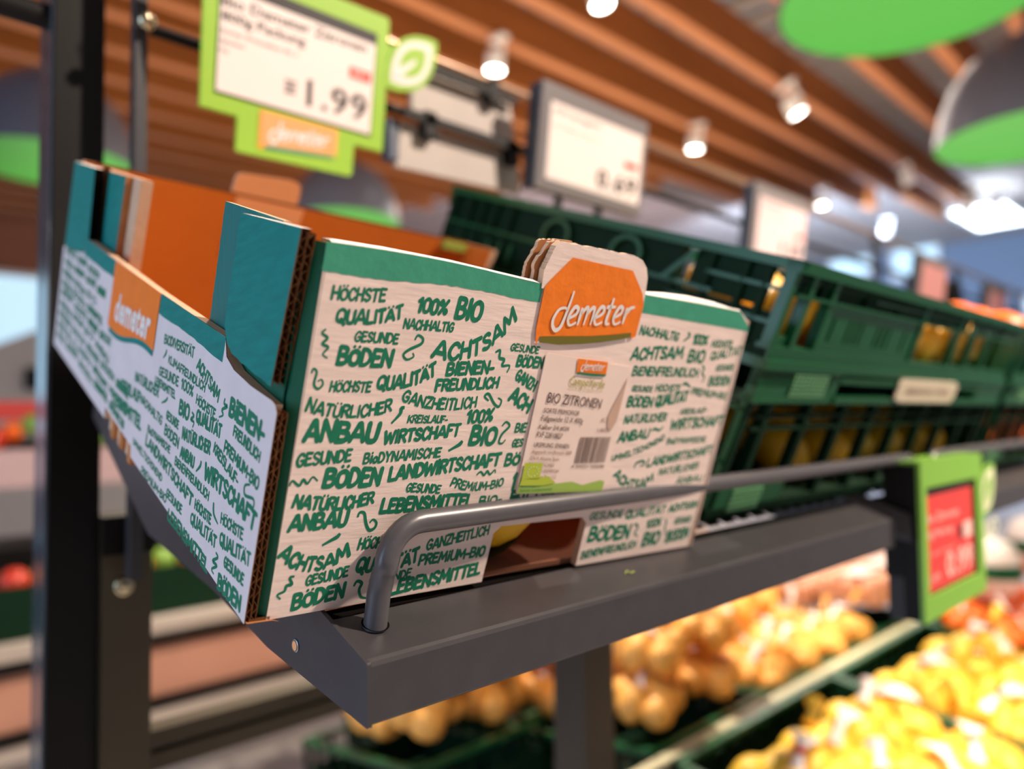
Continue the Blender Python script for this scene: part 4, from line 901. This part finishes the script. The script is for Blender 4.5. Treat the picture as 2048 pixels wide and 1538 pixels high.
# ------------------------------------------------------------------ green folding crates on the shelf
XL, XR, CD = .3426, .953, .402
def crate_map(n0, dx=0, flat=False):
    def f(x, d, n):
        N = n+n0; xl = XL+(.128*N if not flat else .02)
        xl = xl if not flat else XL+.012
        u = (x-XL)/(XR-XL); return shelf(xl+(XR-.006+.012*N/.2-xl)*u+dx, d+.0045, N)
    return f
def bars(b, ax, fixed, rows, cols, m):
    pass
def crate(kind, f, label, group=None, detail=True):
    x0, x1, d0, d1 = XL, XR, 0, CD; H = .0745 if kind == 'low' else .125
    org = f((x0+x1)/2, CD/2, 0); t = thing('green_crate', org, label, 'crate', group)
    def X(u): return XL+(u-.369)/(.955-.369)*(XR-XL)
    b = MB(f)
    if kind == 'low':
        b.box((x0-.002, d0-.004, .066), (x1+.002, d0+.008, .0745), CRATE)         # rim
        b.box((x0, d0+.001, .0600), (x1, d0+.006, .066), CRATE_D); b.box((x0+.04, d0+.004, .0500), (x1-.20, d0+.0065, .0640), CRATE_D)  # dark plates added as painted shade in the gap under the rim
        b.box((x0+.01, d0-.002, .0490), (x1-.01, d0+.006, .0515), CRATE); b.box((x0+.15, d0-.001, .0575), (x1-.01, d0+.006, .0595), CRATE)
        b.box((x0, d0-.002, .0030), (x1, d0+.010, .0130), CRATE)
        for u in (.372, .400, .437, .632, .742, .795, .850, .905, .945): b.box((X(u)-.0035, d0-.001, .010), (X(u)+.0035, d0+.007, .066), CRATE)
        b.box((X(.375), d0+.002, .010), (X(.400), d0+.006, .020), CRATE)
        # plate with slots
        sl = [.452, .482, .494, .506, .540, .552, .564]; xx = X(.437)
        for u in sl+[.60]:
            xe = X(u)
            b.box((xx, d0+.001, .013), (xe, d0+.005, .049), CRATE); xx = xe+.0052
            b.box((xe, d0+.001, .013), (xe+.0052, d0+.005, .0205), CRATE); b.box((xe, d0+.001, .0395), (xe+.0052, d0+.005, .049), CRATE)
        b.box((xx, d0+.001, .013), (X(.632), d0+.005, .049), CRATE)
        for u in (.39, .42, .50, .57, .65, .70, .76, .82, .88): b.box((X(u)-.0015, d0, .0515), (X(u)+.0015, d0+.006, .064), CRATE_D)
    else:
        b.box((x0-.003, d0-.006, .1180), (x1+.003, d0+.008, .1250), CRATE); b.box((x0-.002, d0-.004, .1050), (x0+.120, d0+.004, .1180), CRATE); b.box((x0-.002, d0-.005, .0930), (x0+.120, d0+.006, .0985), CRATE)
        b.box((x0-.002, d0-.004, .0930), (x0+.045, d0+.004, .1180), CRATE); b.box((x0+.108, d0-.004, .0930), (x0+.130, d0+.004, .1180), CRATE)
        b.box((x0+.13, d0-.005, .1100), (x1, d0+.006, .1150), CRATE); b.box((x0+.13, d0-.006, .0930), (x1, d0+.006, .0990), CRATE)
        b.box((x1-.10, d0-.004, .0930), (x1+.002, d0+.004, .1180), CRATE)
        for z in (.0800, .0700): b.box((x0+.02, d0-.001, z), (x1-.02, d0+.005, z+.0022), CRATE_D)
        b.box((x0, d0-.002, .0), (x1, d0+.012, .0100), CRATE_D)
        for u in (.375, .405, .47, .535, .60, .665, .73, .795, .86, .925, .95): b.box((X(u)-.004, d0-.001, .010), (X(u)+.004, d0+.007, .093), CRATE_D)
        b.box((X(.375), d0-.002, .000), (X(.47), d0+.004, .028), CRATE)
    fpn = b.build('front_panel', t)
    if kind == 'high':
        b = MB(f)
        for i in range(9):
            for j in range(6): b.box((x0+.048+i*.0066, d0-.0055, .0985+j*.0031), (x0+.052+i*.0066, d0-.0045, .1006+j*.0031), CRATE_L)
        b.build('moulded_grid', fpn); b = MB(f)
        for i in range(9):
            for j in range(5): b.box((x0+.026+i*.0050, d0-.0035, .0065+j*.0038), (x0+.029+i*.0050, d0-.0020, .009+j*.0038), CRATE_L)
        b.build('moulded_grid', fpn)
        b = MB(f); b.prism([(X(.625), .0960), (X(.612), .1000), (X(.612), .1140), (X(.620), .1185), (X(.765), .1185), (X(.775), .1145), (X(.775), .1010), (X(.767), .0960)], d0-.0078, d0-.0062, 'y', mat('crate_label_paper', (214, 200, 176), .6)); lb = b.build('crate_label', fpn)
        b = MB(f); write(b, 'MEHRWEG STEIGE', [(X(.635), .1045), (X(.752), .1045)], .0060, lambda a, n: (a, d0-.0083, n), INKL, .01); b.build('label_print', lb)
    # left and right sides
    for xs, sgn in ((x0, 1), (x1, -1)):
        b = MB(f); a, c = (xs, xs+.007*sgn) if sgn > 0 else (xs-.007, xs)
        b.box((a-.002, d0-.004, H-.0075), (c, d1+.004, H), CRATE)
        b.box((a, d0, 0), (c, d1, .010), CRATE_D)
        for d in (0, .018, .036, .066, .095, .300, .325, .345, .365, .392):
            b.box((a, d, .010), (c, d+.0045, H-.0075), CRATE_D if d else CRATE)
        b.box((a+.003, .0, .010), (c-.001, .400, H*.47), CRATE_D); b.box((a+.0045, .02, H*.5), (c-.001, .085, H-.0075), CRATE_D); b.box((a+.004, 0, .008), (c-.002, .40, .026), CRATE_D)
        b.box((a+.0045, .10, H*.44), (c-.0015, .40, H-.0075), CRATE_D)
        b.box((a, .06, H*.50), (c, .40, H*.50+.003), CRATE)
        b.box((a, 0, H*.36), (c, .10, H*.36+.003), CRATE); b.box((a, 0, H*.68), (c, .07, H*.68+.003), CRATE)
        if kind == 'low':
            for k in range(5): b.box((a-.001, .320-k*.017-(.02 if k > 2 else 0), .012), (a+.001, .3245-k*.017-(.02 if k > 2 else 0), .030), CRATE)
            for cd in (.150, .235):
                vs = []; fs = []
                for i in range(20):
                    an = 2*math.pi*i/20
                    for rr, q in ((.014, 0), (.018, 0), (.018, .003), (.014, .003)): vs.append((a-.002+q, cd+rr*math.cos(an), .050+rr*.85*math.sin(an)))
                for i in range(20):
                    for k in range(4): fs.append((i*4+k, i*4+(k+1) % 4, ((i+1) % 20)*4+(k+1) % 4, ((i+1) % 20)*4+k))
                b.add(vs, fs, CRATE)
            b.add([(a-.001, .110, .038), (a-.001, .104, .038), (a-.001, .080, .066), (a-.001, .086, .066)], [(0, 1, 2, 3)], CRATE)
        b.build('side_panel', t)
    b = MB(f); b.box((x0, d1-.006, 0), (x1, d1, H*.4), CRATE_D); b.box((x0, d1-.006, H-.02), (x1, d1+.004, H), CRATE)
    for i in range(14): xx = x0+(x1-x0)*i/13.6; b.box((xx, d1-.006, .0), (xx+.006, d1, H), CRATE_D)
    b.build('rear_panel', t)
    b = MB(f); b.box((x0+.004, .004, .001), (x1-.004, d1-.004, .004), CRATE_D); b.build('base', t)
    b = MB(f)
    for k in range(1, 6): b.box((x0+.008, d1*k/6, H*.08), (x1-.008, d1*k/6+.002, H*.10), CRATE_D)
    b.build('base_rib', t)
    return t
fL, fU = crate_map(0), crate_map(.1215)
crate('high', fL, 'lower green plastic crate right of the carton with pale label on its front band')
crate('low', fU, 'upper green plastic crate stacked right of the carton with slotted front plate')
fL2, fU2 = crate_map(0, .632, True), crate_map(.1215, .632, True)
crate('high', fL2, 'green plastic crate at the right edge, lower of its stack')
crate('low', fU2, 'green plastic crate at the right edge filled with oranges')
def fill(f, me, name, rows, label, group, d0=.036, nz=.033, cols=9, scale=1.0, dx=0, x1=.905, x0=.385):
    for r in range(rows):
        for i in range(cols):
            x = x0+(x1-x0)*i/(cols-1)+random.uniform(-.004, .004); p = f(x, d0+r*.060+random.uniform(-.003, .003), nz+random.uniform(-.002, .003))
            ORD = ['first', 'second', 'third', 'fourth', 'fifth', 'sixth', 'seventh', 'eighth', 'ninth']
            place_mesh(me, name, p, label+', '+ORD[i]+' from left, '+('front row' if r == 0 else 'second row'), name, group, s=scale)
fill(fU, LEM, 'lemon', 2, 'lemon in the upper green crate', 'lemons in the upper crate', x1=.86, x0=.42, d0=.034, nz=.036)
fill(fL, LEM, 'lemon', 2, 'lemon in the lower green crate', 'lemons in the lower crate', nz=.030, cols=6, d0=.045, x0=.53, scale=.92)
fill(fL2, ORA, 'orange', 2, 'orange in the lower crate at the right edge', 'oranges in the lower right crate', nz=.045, cols=7)
fill(fU2, ORA, 'orange', 2, 'orange in the top crate at the right edge', 'oranges in the top right crate', nz=.050, cols=7)
# yellow and kraft packs standing between carton and crate
# ------------------------------------------------------------------ lower produce island
ISL = []
def bin_crate(x0, y0, w, dpt, zr, tilt, label, h=.12, cat_='crate'):
    ct, s_ = math.cos(tilt), math.sin(tilt)
    def f(x, y, z): return (x0+x, y0+y*ct-z*s_, zr+y*s_+z*ct)
    t = thing('green_crate', f(w/2, dpt/2, -h), label, cat_)
    for nm, a, c in (('side_panel', (0, 0), (.008, dpt)), ('side_panel', (w-.008, 0), (w, dpt)), ('front_panel', (0, 0), (w, .008)), ('rear_panel', (0, dpt-.008), (w, dpt))):
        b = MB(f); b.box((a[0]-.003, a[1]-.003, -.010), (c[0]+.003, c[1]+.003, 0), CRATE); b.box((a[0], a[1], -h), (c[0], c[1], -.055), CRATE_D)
        L = (c[0]-a[0]) if c[0]-a[0] > .1 else (c[1]-a[1]); n = int(L/.05)
        for i in range(n+1):
            q = L*i/n-.004 if i else 0
            if c[0]-a[0] > .1: b.box((a[0]+q, a[1], -.055), (a[0]+q+.008, c[1], -.010), CRATE_D)
            else: b.box((a[0], a[1]+q, -.055), (c[0], a[1]+q+.008, -.010), CRATE_D)
        b.build(nm, t)
    b = MB(f); b.box((.004, .004, -h), (w-.004, dpt-.004, -h+.004), CRATE_D); b.build('base', t)
    return f
NETL = mat('label_plastic', (246, 232, 226), .35)
RN = ['front', 'rear', 'hindmost']; CN = ['leftmost', 'second from left', 'third from left', 'rightmost', 'far right']
def net_bag(loc, n, me, part, name, label, cat, group, spread, s, band=None, tail=True):
    t = thing(name, loc, label, cat, group)
    for i in range(n):
        a = i*2.4; r = spread*math.sqrt((i+.3)/n)
        p = (loc[0]+r*math.cos(a), loc[1]+r*math.sin(a), loc[2]+(.5-r/spread)*.03*s+random.uniform(-.004, .006))
        place_mesh(me, part, p, parent=t, s=s*random.uniform(.9, 1.1))
    a = random.uniform(-.9, .9); cx, cy, cz = loc[0], loc[1], loc[2]+.040*s
    if s > 1.4: s *= 1.1; cz -= .012
    u = Vector((math.cos(a), math.sin(a), .15)); v = Vector((-math.sin(a), math.cos(a), .2)); w_ = Vector((0, 0, 1)); vs = []
    k = 9
    for i in range(k):
        q = i/(k-1)*2-1; bend = (1-q*q)*.014*s
        for sgn in (-1, 1): vs.append(tuple(Vector((cx, cy, cz-.008))+u*q*.036*s+v*sgn*(.009+.005*math.sin(q*3))*s+w_*bend))
    b = MB(); b.add(vs, [(2*i, 2*i+1, 2*i+3, 2*i+2) for i in range(k-1)], NETL, True)
    if band: b.add([tuple(Vector(vs[2*i+j])+w_*.001) for i in (2, 3) for j in (0, 1)], [(0, 1, 3, 2)], REDT)
    b.build('bag_label', t)
    if tail:
        b = MB(); e = Vector((cx, cy, cz))+u*.05*s
        b.tube([tuple(e), tuple(e+u*.015+w_*.012), tuple(e+u*.034+w_*.02)], [.009*s, .004*s, .011*s], NETL if random.random() < .4 else MATS['lemon_skin_netted' if part == 'lemon' else 'potato_skin_netted'], 8); b.build('net_tail', t)
T8 = math.radians(8)
for i, (x, lab) in enumerate([(.925, 'green crate of netted lemons nearest the picture bottom under the 0.99 sign'), (1.515, 'green crate of netted lemons at the lower right edge'), (2.105, 'third green crate in the front row beyond the lemons')]):
    f = bin_crate(x, .045, .580, .400, .60, T8, lab)
    if i < 2:
        for r in range(2):
            for c in range(3):
                p = f(.120+c*.170, .085+r*.150, -.012+random.uniform(0, .02))
                net_bag(p, 7, LEMN, 'lemon', 'lemon_net_bag', 'yellow net of lemons, '+CN[c]+', '+RN[r]+' row, '+('nearest lemon crate' if i == 0 else 'right edge lemon crate'), 'net bag', 'lemon nets in the nearest crate' if i == 0 else 'lemon nets in the right crate', .074, 1.5, band=(c % 2 == 0))
    else:
        for r in range(3):
            for c in range(4): net_bag(f(.08+c*.14, .07+r*.13, .02), 5, ORA, 'fruit', 'fruit_net_bag', 'pinkish net bag of fruit, '+CN[c]+' in the '+RN[r]+' row beyond the lemons', 'net bag', 'fruit nets in the third crate', .05, .9)
# ridge strip of the island
b = MB(); b.box((.80, .452, .640), (3.0, .472, .652), mat('pale_strip', (206, 196, 160), .5)); b.build('ridge_strip', label='pale strip running along the ridge between the front and rear crates', category='trim strip')
T10 = -math.radians(10)
f1 = bin_crate(.93, .485, .39, .400, .655, T10, 'green crate of netted potatoes right of the shelf leg')
f6 = bin_crate(.615, .745, .30, .400, .640, T10, 'green crate of netted potatoes left of the shelf leg')
f5 = bin_crate(1.96, .485, .60, .400, .655, T10, 'green crate of packed trays behind the red price sign')
f2 = bin_crate(1.34, .485, .60, .400, .655, T10, 'green crate of netted potatoes behind the nearest lemon crate')
f3 = bin_crate(.95, 1.16, .60, .40, .515, T10, 'green crate of netted potatoes in the rear row of the island')
f4 = bin_crate(1.57, 1.16, .60, .40, .515, T10, 'green crate of netted potatoes at the rear right of the island')
for fi, (f, w, hh, g_) in enumerate([(f1, .39, .05, 'right of the leg'), (f6, .30, .05, 'left of the leg'), (f2, .60, .0, 'behind the lemons'), (f3, .60, .05, 'in the rear row'), (f4, .60, .05, 'at the rear right')]):
    for r in range(3):
        for c in range((2, 2, 4, 4, 4)[fi]):
            for lay in range(3 if (fi == 0 and r == 2) else (2 if fi != 2 or r == 2 else 1)):
                p = f(.085+c*(.142 if fi else .19)+random.uniform(-.01, .01)+lay*.03, .075+r*.125, hh+.012+lay*.085+random.uniform(0, .02))
                net_bag(p, 9, POT, 'potato', 'potato_net_bag', 'golden potato net, '+CN[c]+(' lower', ' upper', ' topmost')[lay]+', '+RN[r]+' row, crate '+g_, 'net bag', 'potato nets '+g_, .062, 1.08, band=(c == 2), tail=True)
TRN = ['front left', 'front middle', 'front right', 'rear left', 'rear middle', 'rear right']
for fk, (ff, gz, gn) in enumerate([(f5, .05, 'crate behind the red price sign')]):
  for r in range(2):
    for c in range(3):
        p = ff(.02+c*.19, .02+r*.19, gz)
        b = MB(lambda x, y, z, p=p: (p[0]+x, p[1]+y, p[2]+z)); b.prism([(0, 0), (.17, 0), (.17, .17), (0, .17)], 0, .035, 'z', mat('tray_board', (206, 150, 116), .6)); tr = thing('produce_tray', p, 'shallow pinkish tray, '+TRN[r*3+c]+' in the '+gn, 'tray', 'trays in the rear crates')
        b.build('tray_body', tr)
        for k in range(9): place_mesh(PNK, 'produce_piece', (p[0]+.03+.055*(k % 3), p[1]+.03+.055*(k//3), p[2]+.045), parent=tr, s=.85)
        b = MB(); b.prism([(p[0]+.02, p[1]+.05), (p[0]+.15, p[1]+.05), (p[0]+.15, p[1]+.11), (p[0]+.02, p[1]+.11)], p[2]+.072, p[2]+.074, 'z', NETL); b.build('tray_label', tr)
for i in range(6):
    x = 1.50+i*.17; p = (x, 1.22+.05*(i % 2), .68+.01*(i % 3))
    net_bag(p, 6, POT, 'potato', 'potato_net_bag', 'potato net heaped at the island back, '+['leftmost', 'second', 'third', 'middle', 'fifth', 'rightmost'][i]+' from the left', 'net bag', 'potato nets heaped at the back', .06, 1.1)
# white and green bags beyond the red sign
for i, (x, y, z, lab) in enumerate([(2.32, .33, .80, 'crumpled white and green bag right of the red price sign'), (2.65, .30, .83, 'white and green bag standing behind the crumpled one'), (3.0, .28, .80, 'pale bag farthest right beyond the red price sign')]):
    pr = [(.0, 0), (.06, .005), (.075, .05), (.070, .11), (.055, .15), (.03, .165), (.0, .17)]
    b = MB(); b.lathe(pr, (x, y, z-.1), NETL, 14); b.lathe([(.0765, .06), (.0735, .10)], (x, y, z-.1), CRATE, 14)
    b.build('paper_bag', label=lab, category='bag')
b = MB()
# island plinth
b.box((.50, .06, 0), (3.0, 1.40, .30), mat('island_plinth', (58, 54, 52), .5)); b.build('island_plinth', label='dark plinth carrying the green crates under the tilted shelf', category='plinth')

# ------------------------------------------------------------------ shelf unit across the aisle at left
t = thing('aisle_shelf', (.2, 2.2, 0), 'low shelf unit with reddish fascia boards across the aisle at lower left', 'shelf')
b = MB(); b.box((-1.6, 2.02, .42), (2.2, 2.06, .585), BOARD); b.build('fascia_board', t)
b = MB(); b.box((-1.6, 1.98, .585), (2.2, 2.5, .622), STEEL_D); b.box((-1.6, 1.97, .622), (2.2, 2.5, .660), mat('pale_shelf_edge', (172, 160, 150), .5)); b.build('shelf_board', t)
b = MB(); b.box((-1.6, 2.0, .398), (2.2, 2.5, .43), STEEL_D); b.box((-1.6, 1.98, .365), (2.2, 2.5, .397), mat('pale_shelf_edge', (172, 160, 150), .5)); b.build('base_board', t)
b = MB(); b.box((-1.6, 2.30, 1.04), (2.2, 2.6, 1.15), mat('pale_price_strip', (196, 170, 172), .5)); b.box((-1.6, 2.32, .66), (2.2, 2.6, .66+.2), STEEL_D); b.build('upper_board', t)
for k, x in enumerate((-1.35, -.73, -.11, .51, 1.13)):
    f = lambda x_, y_, z_, x=x: (x+x_, 2.02+y_, .662+z_)
    tt = thing('green_crate', f(.3, .14, 0), 'green crate on the low shelf across the aisle, '+['leftmost', 'second', 'middle', 'fourth', 'rightmost'][k], 'crate', 'green crates across the aisle')
    for a, c in (((0, 0, 0), (.60, .01, .14)), ((0, .25, 0), (.60, .26, .14)), ((0, .01, 0), (.01, .25, .14)), ((.59, .01, 0), (.60, .25, .14))):
        b = MB(f); b.box(a, c, CRATE_D); b.build('side_panel', tt)
    for i in range(7):
        me = [RED_, GRN_, ORA][(i+k) % 3]
        place_mesh(me, 'round_fruit', f(.07+i*.077, .1+.03*(i % 2), .135), ['red', 'green', 'orange'][(i+k) % 3]+' fruit on the low shelf across the aisle, '+['first', 'second', 'third', 'fourth', 'fifth', 'sixth', 'seventh'][i]+' in the '+['leftmost', 'second', 'middle', 'fourth', 'rightmost'][k]+' crate', 'fruit', 'fruit on the low shelf across the aisle')
for i in range(26):
    me = [REDF, ORF, GRNF, LEMON][i % 4]; me = [RED_, ORA, GRN_, LEM][i % 4]
    place_mesh(me, 'round_fruit', (-.35+i*.05, 2.36+.02*(i % 2), 1.185+.02*(i % 3)), ['red fruit', 'orange', 'green fruit', 'yellow lemon'][i % 4]+' on the upper board across the aisle, '+['first', 'second', 'third', 'fourth', 'fifth', 'sixth', 'seventh'][i//4]+' of its colour', 'fruit', 'fruit on the upper board across the aisle', s=.85)
b = MB(); b.box((-1.5, 2.45, 1.15), (2.2, 2.6, 1.18), CRATE_D); b.box((-1.2, 2.5, 1.24), (1.0, 2.56, 1.30), mat('red_header', (206, 60, 56), .5)); b.build('header_strip', t)
# white market hut with a dark window far at left
t = thing('market_hut', (.95, 5.2, 0), 'small pale hut with a pitched roof and dark window far at left', 'hut')
b = MB(); b.prism([(.45, 0), (1.5, 0), (1.5, 1.62), (.98, 1.88), (.45, 1.62)], 5.2, 5.9, 'y', mat('hut_wall', (206, 202, 198), .6)); w_ = b.build('hut_wall', t)
b = MB(); b.box((.80, 5.18, 1.44), (.93, 5.2, 1.58), BLACKP); b.build('hut_window', w_)
'''END'''
